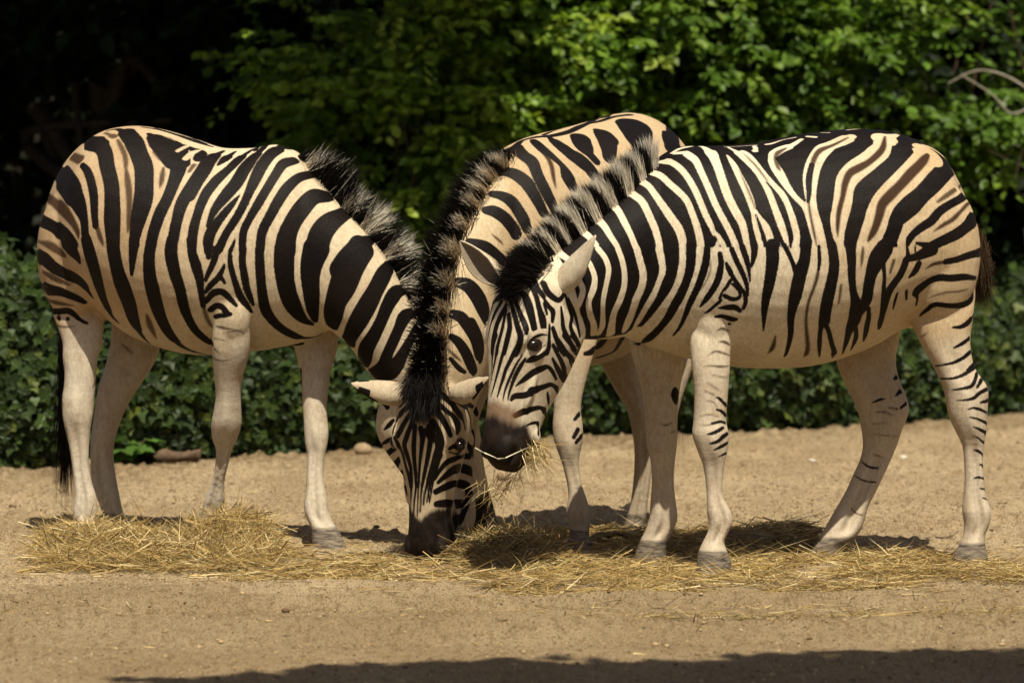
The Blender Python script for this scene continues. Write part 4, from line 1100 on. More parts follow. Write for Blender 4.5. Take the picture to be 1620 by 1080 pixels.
SPEC_C = dict(
    label="zebra on the right facing left, hay hanging from its mouth", base=tuple(G(1280, 888)),
    lat=latC, mid=P(1270, 390, 15.13), coat=COAT_C, voxel=.0046,
    torso=[(1533, 346, 1533, 430, .035, 15.34), (1518, 298, 1521, 480, .09, 15.33), (1494, 256, 1499, 515, .155, 15.30), (1468, 231, 1480, 525, .245, 15.27), (1412, 209, 1425, 520, .275, 15.23), (1350, 204, 1365, 553, .295, 15.19),
           (1270, 212, 1285, 578, .31, 15.14), (1190, 227, 1205, 583, .31, 15.09), (1120, 231, 1130, 576, .275, 15.05), (1065, 236, 1070, 562, .235, 15.02), (1015, 280, 1020, 545, .195, 14.99), (975, 345, 985, 530, .15, 14.96), (945, 390, 955, 500, .09, 14.94)],
    neck=[(1085, 232, 1030, 550, .18, 15.02), (1033, 262, 990, 533, .155, 14.97), (988, 306, 948, 536, .14, 14.90), (940, 345, 918, 536, .125, 14.83), (892, 384, 898, 528, .115, 14.76), (855, 412, 880, 515, .10, 14.70), (828, 436, 860, 500, .085, 14.66)],
    legs=[([(1098, 1180, 440), (1096, 1176, 475), (1093, 1166, 510), (1091, 1157, 541), (1094, 1155, 581), (1098, 1152, 622), (1097, 1149, 663), (1095, 1153, 687), (1103, 1151, 712), (1112, 1146, 736), (1116, 1143, 761), (1118, 1144, 785),
            (1118, 1156, 808), (1121, 1159, 826), (1119, 1152, 842), (1111, 1146, 858), (1104, 1152, 875), (1102, 1157, 891), (1100, 1158, 907)], 14.90, 14.82),
          ([(1000, 1085, 480), (996, 1082, 520), (996, 1081, 545), (1005, 1081, 581), (1016, 1075, 622), (1021, 1072, 663), (1023, 1071, 704), (1029, 1068, 728), (1031, 1066, 761), (1029, 1069, 793), (1027, 1072, 818), (1022, 1066, 836), (1012, 1056, 856),
            (1006, 1054, 872), (1003, 1055, 888)], 15.16, 15.16),
          ([(1432, 1545, 430), (1430, 1543, 470), (1436, 1540, 500), (1455, 1535, 541), (1477, 1542, 581), (1489, 1559, 606), (1494, 1564, 622), (1500, 1562, 655), (1510, 1561, 679), (1522, 1557, 704), (1525, 1555, 728), (1526, 1557, 761), (1524, 1560, 785),
            (1522, 1568, 808), (1525, 1566, 828), (1523, 1559, 846), (1516, 1559, 863), (1508, 1563, 879), (1503, 1564, 894)], 15.12, 15.07),
          ([(1345, 1440, 450), (1332, 1428, 510), (1323, 1418, 561), (1327, 1419, 585), (1336, 1425, 606), (1348, 1435, 630), (1357, 1438, 651), (1362, 1429, 675), (1365, 1419, 704), (1360, 1409, 728), (1349, 1398, 752), (1338, 1386, 777), (1324, 1374, 801),
            (1312, 1368, 822), (1303, 1362, 838), (1292, 1350, 854), (1283, 1336, 870), (1282, 1336, 888)], 15.42, 15.27)],
    blobs=[(1488, 400, 15.10, .13, .09, .22, 0), (1125, 420, 14.90, .12, .065, .19, .1), (1130, 485, 14.905, .080, .070, .165, 0)],
    head=HEAD_C, paint=PAINT_C, tan=(1180, 1480), eyey=.084, grow=.0012, groove=-.12, white=(.78, .52), muzzle=(.395, .43), rust=1, mzlip=.9,
    fills=[[(1040, 243), (985, 296), (939, 338), (900, 372), (880, 400), (905, 440), (915, 480), (922, 520), (924, 540), (989, 528), (1004, 517), (1017, 516), (1030, 505), (1055, 480), (1075, 440), (1085, 391), (1200, 391), (1214, 391), (1224, 391), (1420, 391),
            (1419, 384), (1429, 355), (1453, 336), (1468, 318), (1487, 301), (1507, 279), (1516, 270), (1530, 255), (1480, 215), (1400, 190), (1250, 195), (1100, 215)]],
    ears=[(P(872, 454, 14.65), P(942, 372, 14.57), (.75, .6, -.6), dict(width=.050), .35), (P(786, 438, 14.74), P(728, 381, 14.80), (-.75, -.5, .3), dict(width=.040), .5)],
    manes=[dict(pts=[(1034, 262, 14.97, 1030, 205, 14.95), (1013, 284, 14.94, 992, 232, 14.92), (991, 305, 14.91, 972, 246, 14.88), (963, 325, 14.87, 935, 276, 14.83), (939, 347, 14.83, 908, 294, 14.79), (915, 367, 14.79, 882, 318, 14.76), (892, 386, 14.76, 860, 340, 14.72),
                     (870, 402, 14.72, 838, 362, 14.68), (848, 418, 14.69, 812, 384, 14.65), (828, 436, 14.66, 792, 408, 14.62)], n=13000, spread=.009, mess=.03, clump=.10, stray=.01, lo=.65, tufts=[(1031, 266, 9), (1012, 285, 8), (990, 306, 11), (963, 325, 10), (939, 347, 10), (916, 366, 9), (894, 384, 7), (875, 398, 6), (858, 411, 5)]),
           dict(pts=[(858, 414, 14.66, 816, 378, 14.60), (846, 424, 14.63, 796, 402, 14.57), (830, 438, 14.61, 784, 428, 14.55), (818, 450, 14.60, 786, 460, 14.54), (808, 462, 14.60, 790, 486, 14.55)], n=3000, spread=.016, mess=.14, black=9, clump=.3, stray=0, lo=.6)],
    tail=dict(dock=[], path=[P(1543, 362, 15.40), P(1553, 385, 15.44), P(1560, 415, 15.46), P(1558, 445, 15.47), P(1548, 472, 15.48)], n=1500, spread=.008, endspread=.022, col=(.10, .065, .035), tip=.45, dockcol=(.4, .28, .16), rootspan=.75, width=.0026))

ZA, PA = build_zebra(SPEC_A)
ZB, PB = build_zebra(SPEC_B)
ZC, PC = build_zebra(SPEC_C)

# ------------------------------------------------------------------ ground
def pile(x, y):
    "height of the strewn hay above the ground"
    h = np.zeros_like(x)
    n1 = fbm(x * 5 + 3, y * 5 + 8, 4, 21)
    for (px, py), rx, ry, hh in HEAPS:
        c = G(px, py)
        d = ((x - c[0]) / rx) ** 2 + ((y - c[1]) / ry) ** 2
        h = np.maximum(h, hh * np.exp(-d * 1.1) * (.6 + .8 * n1))
    return h


HEAPS = [((140, 868), .26, .28, .062), ((374, 866), .15, .24, .098), ((240, 885), .30, .25, .04), ((470, 905), .45, .2, .025), ((800, 884), .22, .18, .065), ((760, 925), .3, .10, .012),
         ((930, 912), .32, .14, .028), ((1100, 930), .4, .10, .012), ((1300, 918), .35, .13, .018), ((1450, 918), .35, .12, .018), ((960, 858), .22, .16, .045), ((1180, 862), .22, .14, .045), ((1250, 852), .2, .14, .05), ((600, 912), .3, .15, .015)]


DENTS = [(rng.uniform(-2.1, 2.3), rng.uniform(13.0, 18.8), rng.uniform(0, 3)) for _ in range(90)]


def ground_h(x, y):
    f = fbm(x * 9, y * 7, 4, 3) - .5
    g = fbm(x * 34, y * 30, 3, 5) - .5
    rut = np.zeros_like(x)
    for (py, wd, hh) in ((948, .05, .011), (962, .05, -.012), (985, .09, .009), (1012, .10, -.008), (930, .10, .008)):
        c = CAM_H * FPX / (py - 75.0) + .10 * np.sin(x * .9 + py) + .05 * (fbm(x * 2.1 + py, x * 0 + 3, 2, py) - .5)
        rut += 2.6 * hh * np.exp(-((y - c) / wd) ** 2) * (.5 + fbm(x * 1.7, y * 0 + py, 2, 9))
    for cx, cy, ca in DENTS:
        sel = (np.abs(x - cx) < .12) & (np.abs(y - cy) < .2)
        if sel.any():
            dx, dy = x[sel] - cx, (y[sel] - cy) * .75
            rr = np.sqrt((dx * math.cos(ca) + dy * math.sin(ca)) ** 2 * 1.5 + (dy * math.cos(ca) - dx * math.sin(ca)) ** 2)
            rut[sel] += -.016 * np.exp(-(rr / .045) ** 4) + .007 * np.exp(-((rr - .06) / .018) ** 2)
    clod = np.maximum(fbm(x * 22 + 5, y * 19, 2, 31) - .62, 0) * .085 * sstep(y, 14.3, 16.0)
    return .016 * f + .006 * g + rut + clod + .018 * np.maximum(fbm(x * 42, y * 30, 2, 51) - .6, 0) * 4 * .25 - .006


gx = np.concatenate([np.linspace(-60, -4, 24), np.linspace(-3.6, -2.25, 10), np.arange(-2.2, 2.4, .013), np.linspace(2.5, 4, 10), np.linspace(5, 60, 24)])
gy = np.concatenate([np.linspace(-20, 11, 20), np.arange(11.6, 20.6, .022), np.linspace(20.8, 26, 14), np.linspace(30, 200, 24)])
X, Y = np.meshgrid(gx, gy)
Zg = ground_h(X.ravel(), Y.ravel()) * (np.abs(X.ravel()) < 3.7) * (Y.ravel() > 11) * (Y.ravel() < 23)
nx = len(gx)
i, j = np.meshgrid(np.arange(len(gy) - 1), np.arange(nx - 1), indexing='ij')
q = np.stack([i * nx + j, i * nx + j + 1, (i + 1) * nx + j + 1, (i + 1) * nx + j], -1).reshape(-1, 4)
m, nt, bs = mat_new("packed_earth")
n = N(nt)
co = n.coords()
a = n.noise(2.2, 5, .6, n.coords((1, .6, 1)))
b = n.noise(38, 6, .7, n.coords((1, .4, 1)))
c = n.noise(170, 3, .75, n.coords((1, .3, 1)))
col = n.mix(n.ramp(a, .32, .7), (.30, .22, .128), (.42, .325, .20))
col = n.mix(n.ramp(b, .47, .66, 0, .85), col, (.18, .12, .064))
col = n.mix(n.ramp(c, .50, .75, 0, .8), col, (.52, .40, .23))
col = n.mix(n.ramp(c, .47, .36, 0, .9), col, (.10, .062, .03))
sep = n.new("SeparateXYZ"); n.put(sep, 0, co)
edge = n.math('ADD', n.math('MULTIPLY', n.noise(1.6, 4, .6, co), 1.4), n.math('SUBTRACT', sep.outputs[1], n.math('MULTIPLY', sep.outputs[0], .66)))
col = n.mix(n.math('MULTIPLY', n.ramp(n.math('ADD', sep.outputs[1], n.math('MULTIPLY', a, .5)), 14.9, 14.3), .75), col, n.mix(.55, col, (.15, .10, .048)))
litter = n.math('MULTIPLY', n.ramp(edge, 19.4, 20.4), n.ramp(n.noise(24, 5, .7, n.coords((1, .45, 1))), .34, .62))
col = n.mix(n.math('MULTIPLY', litter, .8), col, (.115, .075, .038))
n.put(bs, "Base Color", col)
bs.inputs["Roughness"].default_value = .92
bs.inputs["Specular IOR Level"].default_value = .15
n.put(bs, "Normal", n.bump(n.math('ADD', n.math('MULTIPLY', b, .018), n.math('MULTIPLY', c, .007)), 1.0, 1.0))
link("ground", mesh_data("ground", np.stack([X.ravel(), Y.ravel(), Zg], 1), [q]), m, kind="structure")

# ------------------------------------------------------------------ loose hay
m, nt, bs = mat_new("hay")
n = N(nt)
n.put(bs, "Base Color", n.attr("col", 0))
bs.inputs["Roughness"].default_value = .55
bs.inputs["Specular IOR Level"].default_value = .35
HAY = m
HAYC = np.array([(.42, .29, .10), (.34, .22, .075), (.54, .40, .165), (.25, .165, .055), (.13, .085, .032), (.19, .145, .05), (.74, .62, .34)])
HAYP = np.array([.22, .20, .16, .14, .12, .08, .08])


def in_poly(x, y, poly):
    ins = np.zeros(len(x), bool)
    for i in range(len(poly)):
        a, b = poly[i], poly[(i + 1) % len(poly)]
        cnd = (a[1] > y) != (b[1] > y)
        ins ^= cnd & (x < (b[0] - a[0]) * (y - a[1]) / (b[1] - a[1] + 1e-12) + a[0])
    return ins


def hay_strands(pts, lens, lift=.014, tilt=.17, wide=1.0, dark=0.0):
    k = len(pts)
    base = np.stack([pts[:, 0], pts[:, 1], ground_h(pts[:, 0], pts[:, 1]) + pile(pts[:, 0], pts[:, 1]) * rng.uniform(.55, 1.05, k) + rng.uniform(0, lift, k)], 1)
    az = rng.uniform(0, 6.283, k)
    el = rng.normal(.03, tilt, k)
    d = np.stack([np.cos(az) * np.cos(el), np.sin(az) * np.cos(el), np.sin(el)], 1)
    col = HAYC[rng.choice(len(HAYC), k, p=HAYP)] * rng.uniform(.75, 1.2, (k, 1)) * (1 - dark)
    base -= d * lens[:, None] * .5
    base[:, 2] = np.maximum(base[:, 2], ground_h(base[:, 0], base[:, 1]) + .001)
    bend = rng.normal(0, .16, (k, 3)) * lens[:, None] * np.array([1, 1, .35])
    return strand_arrays(base, d, lens, rng.lognormal(-6.15, .38, k) * wide, bend, col, col * rng.uniform(.85, 1.1, (k, 1)), levels=(0, .5))


def bed(poly, step=.02, thr=.026, colr=(.13, .088, .032)):
    c = np.array([G(*p) for p in poly])
    xs = np.arange(c[:, 0].min(), c[:, 0].max(), step); ys = np.arange(c[:, 1].min(), c[:, 1].max(), step)
    X, Y = np.meshgrid(xs, ys)
    x, y = X.ravel(), Y.ravel()
    ph = pile(x, y)
    z = ground_h(x, y) + ph * .8 + (fbm(x * 45, y * 45, 3, 8) - .5) * .03 * sstep(ph, .01, .05)
    nx = len(xs)
    i, j = np.meshgrid(np.arange(len(ys) - 1), np.arange(nx - 1), indexing='ij')
    q = np.stack([i * nx + j, i * nx + j + 1, (i + 1) * nx + j + 1, (i + 1) * nx + j], -1).reshape(-1, 4)
    keep = (ph[q] > thr).all(1) & in_poly(x[q[:, 0]], y[q[:, 0]], c[:, :2])
    q = q[keep]
    used = np.unique(q)
    mp = np.full(len(x), -1); mp[used] = np.arange(len(used))
    col = np.outer(.6 + .8 * fbm(x * 30, y * 30, 3, 12), colr)
    return np.stack([x, y, z], 1)[used], mp[q], np.zeros((0, 3), int), col[used]


def sample_poly(poly, k, power=None):
    out = np.zeros((0, 2))
    p = np.array(poly, float)
    while len(out) < k:
        s = rng.uniform(p.min(0), p.max(0), (k * 2, 2))
        s = s[in_poly(s[:, 0], s[:, 1], p)]
        g = np.array([G(a, b)[:2] for a, b in s])
        out = np.vstack([out, g])
    return out[:k]


def hay_thing(name, poly, k, lens, **kw):
    props = {a: kw.pop(a) for a in ('label', 'cat', 'group', 'kind') if a in kw}
    pts = sample_poly(poly, k)
    parts = [bed(poly), hay_strands(pts, rng.uniform(lens[0], lens[1], k), **kw)]
    v, q, t, c = join_arrays(parts)
    return link(name, mesh_data(name, v, [q, t], {"col": c}, smooth=False), HAY, **props)


STRIP = [(40, 905), (230, 862), (300, 858), (430, 872), (620, 880), (780, 868), (870, 852), (960, 838), (1090, 842), (1260, 835), (1330, 870), (1620, 885), (1700, 900), (1700, 925), (1500, 928), (1300, 938), (1000, 945), (820, 938), (640, 920), (520, 922), (330, 915), (150, 900)]
pts = sample_poly(STRIP, 30000)
for px, py, rx, ry in ((1130, 915, .11, .30), (682, 905, .13, .28), (1534, 905, .09, .2), (1030, 897, .09, .2), (1308, 897, .09, .15), (912, 880, .08, .16), (520, 882, .10, .2)):
    g = G(px, py)
    pts = pts[(((pts[:, 0] - g[0]) / rx) ** 2 + ((pts[:, 1] - g[1]) / ry) ** 2 > 1) | (rng.uniform(0, 1, len(pts)) < .22)]
pts = pts[rng.uniform(0, 1, len(pts)) < sstep(fbm(pts[:, 0] * 4.5, pts[:, 1] * 7, 3, 77), .34, .56)]
sparse = sample_poly([(0, 880), (200, 850), (900, 830), (1640, 860), (1640, 985), (1000, 990), (400, 930), (20, 915)], 1500)
thin = sample_poly([(0, 780), (1640, 730), (1640, 1078), (0, 1078)], 260)
k1 = rng.uniform(.03, .21, len(pts))
dry = np.vstack([sample_poly([(1000, 972), (1640, 962), (1640, 985), (1000, 992)], 420), sample_poly([(0, 955), (720, 958), (720, 968), (0, 966)], 120)])
parts = [bed(STRIP), hay_strands(pts, k1), hay_strands(dry, rng.uniform(.02, .07, len(dry)), lift=.008, tilt=.35, dark=.3), hay_strands(sparse, rng.uniform(.03, .14, len(sparse)), lift=.006, tilt=.05), hay_strands(thin, rng.uniform(.015, .07, len(thin)), lift=.003, tilt=.03)]
v, q, t, c = join_arrays(parts)
link("loose_hay", mesh_data("loose_hay", v, [q, t], {"col": c}, smooth=False), HAY, kind="stuff", label="loose strewn hay lying along the ground under the zebras", cat="hay")
hay_thing("hay_heap", [(50, 890), (70, 860), (130, 840), (210, 846), (270, 870), (250, 900), (130, 905)], 3600, (.05, .22), lift=.03, tilt=.35, label="low hay heap around the left zebra's hind hooves, at the strip's left end", cat="hay heap", group="hay heaps", kind="thing")
hay_thing("hay_heap", [(265, 885), (280, 862), (320, 845), (380, 845), (425, 862), (440, 885), (350, 905)], 3600, (.05, .22), lift=.035, tilt=.42, label="tallest hay heap, under the left zebra's near front hoof", cat="hay heap", group="hay heaps", kind="thing")
hay_thing("hay_heap", [(715, 890), (740, 866), (800, 856), (870, 866), (890, 890), (800, 905)], 3000, (.04, .18), lift=.03, tilt=.40, dark=.25, label="dull brown hay heap just right of the middle zebra's muzzle", cat="hay heap", group="hay heaps", kind="thing")

# hay hanging from the right zebra's mouth
parts = []
mouth = HEAD_C.w(.485, .055, -.10)
k = 170
rt = mouth + rng.normal(0, .018, (k, 3)) * np.array([1.1, .6, 1])
az = rng.normal(0, .7, k)
d = np.stack([.45 + rng.normal(0, .35, k), rng.normal(-.1, .3, k), -.55 + rng.normal(0, .45, k)], 1)
d /= np.linalg.norm(d, axis=1, keepdims=True)
ln = rng.uniform(.03, .13, k)
col = HAYC[rng.choice(len(HAYC), k, p=HAYP)] * rng.uniform(.8, 1.2, (k, 1))
parts.append(strand_arrays(rt - d * .02, d, ln, rng.uniform(.0014, .003, k), rng.normal(0, .015, (k, 3)) + np.array([0, 0, -.012]), col, col, levels=(0, .5)))
k = 120                                                   # the wisp trailing down below the chin
top = HEAD_C.w(.53, .03, -.11)
low = P(765, 780, 14.62)
u = rng.uniform(0, 1, k)
rt = top + (low - top) * u[:, None] + rng.normal(0, .012, (k, 3)) * (1 + u[:, None])
d = np.stack([rng.normal(-.15, .5, k), rng.normal(0, .3, k), -.7 + rng.normal(0, .4, k)], 1)
d /= np.linalg.norm(d, axis=1, keepdims=True)
col = HAYC[rng.choice(len(HAYC), k, p=HAYP)] * rng.uniform(.6, 1.0, (k, 1))
parts.append(strand_arrays(rt, d, rng.uniform(.03, .10, k), rng.uniform(.0012, .0026, k), rng.normal(0, .02, (k, 3)), col, col, levels=(0, .5)))
stalk = [P(752, 708, 14.50), P(766, 716, 14.46), P(787, 725, 14.44), P(800, 724, 14.46), P(832, 709, 14.52)]
for a, b in zip(stalk[:-1], stalk[1:]):
    d = np.array([b - a]); L_ = np.linalg.norm(d)
    parts.append(strand_arrays(np.array([a]), d, np.array([L_ * 1.25]), np.array([.0042]), np.zeros((1, 3)) , np.array([[.74, .68, .48]]), np.array([[.74, .68, .48]]), levels=(0, .5)))
v, q, t, c = join_arrays(parts)
link("hay_mouthful", mesh_data("hay_mouthful", v, [q, t], {"col": c}, smooth=False), HAY, label="mouthful of hay hanging from the right zebra's lips with one pale stalk", cat="hay")

# ------------------------------------------------------------------ stones, log, pebbles
def stone_arrays(c, r, seed, flat=.6):
    v, q, t = ellipsoid((0, 0, 0), [(r[0], 0, 0), (0, r[1], 0), (0, 0, r[2])], 14, 9)
    d = fbm(v[:, 0] / r[0] * 1.3 + seed, v[:, 1] / r[1] * 1.3 + v[:, 2] / r[2], 3, seed) - .5
    v = v * (1 + d[:, None] * .7)
    a = seed * 1.3
    R = np.array([[math.cos(a), -math.sin(a), 0], [math.sin(a), math.cos(a), 0], [0, 0, 1]])
    return v @ R.T + np.asarray(c), q, t


def rock_mat(name, c1, c2):
    m, nt, bs = mat_new(name)
    n = N(nt)
    n.put(bs, "Base Color", n.mix(n.ramp(n.noise(30, 5, .7, n.coords()), .35, .7), c1, c2))
    bs.inputs["Roughness"].default_value = .85
    n.put(bs, "Normal", n.bump(n.noise(90, 4, .7, n.coords()), .5, .004))
    return m


ROCK = rock_mat("tan_stone", (.22, .15, .085), (.34, .25, .15))
WHITE = rock_mat("pale_stone", (.52, .48, .42), (.40, .35, .28))
BARK = rock_mat("bark", (.06, .036, .02), (.12, .072, .04))
DARKBARK = rock_mat("dark_bark", (.030, .024, .017), (.062, .05, .036))
for s_, (px, py, r, mt, lab) in enumerate([
        (575, 717, (.045, .03, .028), ROCK, "rounded tan stone at the foot of the ivy behind the left zebra's far front leg"),
        (874, 834, (.013, .01, .009), WHITE, "small white stone left of the middle zebra's front hoof"),
        (1284, 728, (.022, .012, .007), WHITE, "flat whitish stone on the bare earth behind the right zebra's belly"),
        (1340, 741, (.020, .015, .012), ROCK, "orange tan stone beside the right zebra's far hind leg"),
        (795, 757, (.026, .02, .022), ROCK, "tan stone half hidden by the hay under the right zebra's chin"),
        (20, 805, (.013, .01, .010), ROCK, "little tan stone at the left edge beside the tail"),
        (240, 832, (.014, .010, .010), ROCK, "little tan stone between the two left hay heaps"),
        (1428, 722, (.020, .015, .008), WHITE, "pale stone chip just right of the far hind leg's hock")]):
    g = G(px, py)
    v, q, t = stone_arrays((g[0], g[1], ground_h(g[:1], g[1:2])[0] + r[2] * .5), r, s_ + 2)
    link("stone", mesh_data("stone", v, [q, t]), mt, label=lab, cat="stone", group="stones on the ground")
k = 15000
pg = sample_poly([(-40, 700), (1660, 660), (1660, 1079), (-40, 1079)], k)
v0, q0, t0 = ellipsoid((0, 0, 0), [(1, 0, 0), (0, 1, 0), (0, 0, .7)], 6, 4)
r = np.clip(rng.lognormal(-6.2, .5, k), .0012, .010)
V = (v0[None] * r[:, None, None] * rng.uniform(.7, 1.4, (k, 1, 3))) + np.stack([pg[:, 0], pg[:, 1], ground_h(pg[:, 0], pg[:, 1]) + r * .3], 1)[:, None]
o = (np.arange(k) * len(v0))[:, None, None]
pc = np.array([(.38, .275, .145), (.27, .18, .085), (.46, .36, .22), (.13, .085, .042)])[rng.choice(4, k, p=[.40, .28, .04, .28])]
m, nt, bs = mat_new("pebbles"); n = N(nt); n.put(bs, "Base Color", n.attr("col", 0)); bs.inputs["Roughness"].default_value = .9
link("pebbles", mesh_data("pebbles", V.reshape(-1, 3), [(q0[None] + o).reshape(-1, 4), (t0[None] + o).reshape(-1, 3)], {"col": np.repeat(pc, len(v0), 0)}), m, kind="stuff", label="small pebbles and grit scattered over the bare earth", cat="pebbles")
a, b = G(247, 732), G(318, 730)
ctr = np.linspace(0, 1, 9)
rings = [((a + (b - a) * u) + np.array([0, 0, .045 + .006 * math.sin(u * 9)]), (a + (b - a) * u) + np.array([0, 0, .004]), .028 * (1 - .5 * abs(u - .4)), np.array([0, 1., 0])) for u in ctr]
v, q, t = loft(rings, sub=3, nseg=18)
v += (fbm(v[:, 0] * 40, v[:, 2] * 60, 3, 4)[:, None] - .5) * .02
link("fallen_log", mesh_data("fallen_log", v, [q, t]), BARK, label="short brown piece of broken branch lying at the foot of the ivy", cat="log")

# ------------------------------------------------------------------ foliage
def leaf_material(name, trans=.35, gloss=.3, rough=.45):
    m, nt, bs = mat_new(name)
    n = N(nt)
    col = n.attr("col", 0)
    n.put(bs, "Base Color", col)
    bs.inputs["Roughness"].default_value = rough
    bs.inputs["Specular IOR Level"].default_value = gloss
    tr = n.new("BsdfTranslucent")
    n.put(tr, 0, n.mix(1.0, col, (1.15, 1.25, .55), 'MULTIPLY'))
    mx = n.new("MixShader")
    n.put(mx, 0, trans)
    nt.links.new(bs.outputs[0], mx.inputs[1]); nt.links.new(tr.outputs[0], mx.inputs[2])
    nt.links.new(mx.outputs[0], nt.nodes["Material Output"].inputs[0])
    return m


LEAF_OVAL = np.array([(0, 0, 0), (.28, .22, .05), (.30, .62, .03), (0, 1.0, -.10), (-.30, .62, .03), (-.28, .22, .05), (0, .5, -.04)])
LEAF_IVY = np.array([(0, 0, 0), (.40, -.12, .03), (.62, .30, -.04), (.30, .45, .03), (0, 1.0, -.10), (-.30, .45, .03), (-.62, .30, -.04), (-.40, -.12, .03), (0, .35, -.03)])


def leaves(pos, axis, nrm, size, col, shape):
    "pos, axis (base to tip), nrm (upper face)"
    k = len(pos)
    a = axis / np.maximum(np.linalg.norm(axis, axis=1, keepdims=True), 1e-9)
    nn = nrm - a * (nrm * a).sum(1, keepdims=True)
    nn /= np.maximum(np.linalg.norm(nn, axis=1, keepdims=True), 1e-9)
    s = np.cross(a, nn)
    L = shape[None] * size[:, None, None]
    V = pos[:, None] + L[..., 0:1] * s[:, None] + L[..., 1:2] * a[:, None] + L[..., 2:3] * nn[:, None]
    m = len(shape); c = m - 1
    tri = np.array([(c, i, (i + 1) % (m - 1)) for i in range(m - 1)])
    T = tri[None] + (np.arange(k) * m)[:, None, None]
    return V.reshape(-1, 3), np.zeros((0, 4), int), T.reshape(-1, 3), np.repeat(col, m, 0)


def unit(k, up=0.0):
    v = rng.normal(0, 1, (k, 3)); v[:, 2] += up
    return v / np.linalg.norm(v, axis=1, keepdims=True)


def lumps(c, rad, k, seed):
    "centres of leafy sprays on an uneven crown"
    d = unit(k)
    r = .62 + .55 * vnoise(d[:, 0] * 2.3 + seed, d[:, 2] * 2.3 + d[:, 1] * 1.7, seed)
    r *= rng.uniform(.55, 1.0, k) ** .5
    return np.asarray(c) + d * r[:, None] * np.asarray(rad), d


def shrub_foliage(c, rad, sprays, per, size, pal, seed, droop=.45):
    kc = max(8, sprays // 16)
    c0, d0 = lumps(c, rad, kc, seed)
    pick = rng.integers(0, kc, sprays)
    ctr = c0[pick] + rng.normal(0, 1, (sprays, 3)) * np.array([.12, .10, .09])
    d = d0[pick]
    d = d + rng.normal(0, .25, d.shape)
    f = np.array([0, -1.0, 0])
    out = d * .7 + f * .35 + np.array([0, 0, .15]) + rng.normal(0, .35, (sprays, 3))
    out /= np.linalg.norm(out, axis=1, keepdims=True)
    ln = rng.uniform(.12, .34, sprays)
    u = rng.uniform(0, 1, (sprays, per))
    p = ctr[:, None] + out[:, None] * (ln[:, None] * u)[..., None]
    p[..., 2] -= droop * (ln[:, None] * u) ** 2 * 2.2
    side = np.cross(out, [0, 0, 1.0]); side /= np.maximum(np.linalg.norm(side, axis=1, keepdims=True), 1e-6)
    sg = rng.choice([-1, 1], (sprays, per))
    p += side[:, None] * (sg * rng.uniform(.005, .035, (sprays, per)))[..., None]
    ax = out[:, None] * .6 + side[:, None] * (sg * .75)[..., None] + np.array([0, 0, -.35]) + rng.normal(0, .28, (sprays, per, 3))
    nn = np.array([0, -.25, .9]) + rng.normal(0, .38, (sprays, per, 3))
    tone = pal[rng.choice(len(pal), sprays)]
    col = tone[:, None] * rng.uniform(.65, 1.3, (sprays, per, 1))
    sz = size * rng.uniform(.55, 1.25, (sprays, per))
    return leaves(p.reshape(-1, 3), ax.reshape(-1, 3), nn.reshape(-1, 3), sz.ravel(), col.reshape(-1, 3), LEAF_OVAL)


def tube(pts, r0, r1, nseg=7, sub=4):
    P_ = catmull(pts, sub)
    R_ = np.linspace(r0, r1, len(P_))
    tg = np.gradient(P_, axis=0)
    x, y, _ = frames(tg)
    a = np.linspace(0, 6.2832, nseg, endpoint=False)
    V = (P_[:, None] + (np.cos(a)[None, :, None] * x[:, None] + np.sin(a)[None, :, None] * y[:, None]) * R_[:, None, None]).reshape(-1, 3)
    i, j = np.meshgrid(np.arange(len(P_) - 1), np.arange(nseg), indexing='ij')
    j2 = (j + 1) % nseg
    q = np.stack([i * nseg + j, i * nseg + j2, (i + 1) * nseg + j2, (i + 1) * nseg + j], -1).reshape(-1, 4)
    return V, q, np.zeros((0, 3), int), np.zeros((len(V), 3))


LEAFM = leaf_material("shrub_leaf", .38, .28)
IVYM = leaf_material("ivy_leaf", .16, .25, .5)
DARKM = leaf_material("evergreen_leaf", .12, .12, .6)
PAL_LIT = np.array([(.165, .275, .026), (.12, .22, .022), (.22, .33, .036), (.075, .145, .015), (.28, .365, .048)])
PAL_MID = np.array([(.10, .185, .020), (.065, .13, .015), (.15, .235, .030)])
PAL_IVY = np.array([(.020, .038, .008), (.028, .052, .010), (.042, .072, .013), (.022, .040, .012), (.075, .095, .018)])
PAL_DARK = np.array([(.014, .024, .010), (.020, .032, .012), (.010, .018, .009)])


def shrub(c, rad, sprays, label, pal, seed, per=22, size=.052, core=True):
    root = empty("shrub", (c[0], c[1], 0), label=label, cat="shrub", group="shrubs behind the ivy")
    B = np.array([c[0], c[1], 0])
    v, q, t, cc = shrub_foliage(c, rad, sprays, per, size, pal, seed)
    link("foliage", mesh_data("foliage", v - B, [t], {"col": cc}, smooth=False), LEAFM).parent = root
    parts = []
    for s_ in range(6):
        a = rng.uniform(0, 6.28)
        tip = np.asarray(c) + unit(1)[0] * np.asarray(rad) * np.array([.9, .8, .8])
        b0 = np.array([c[0] + math.cos(a) * .15, c[1] + .15 + math.sin(a) * .1, 0])
        mid = (b0 + tip) / 2 + rng.normal(0, .12, 3)
        parts.append(tube([b0, mid, tip], .010, .003))
    v, q, t, _ = join_arrays(parts)
    link("stems", mesh_data("stems", v - B, [q]), BARK).parent = root
    return root


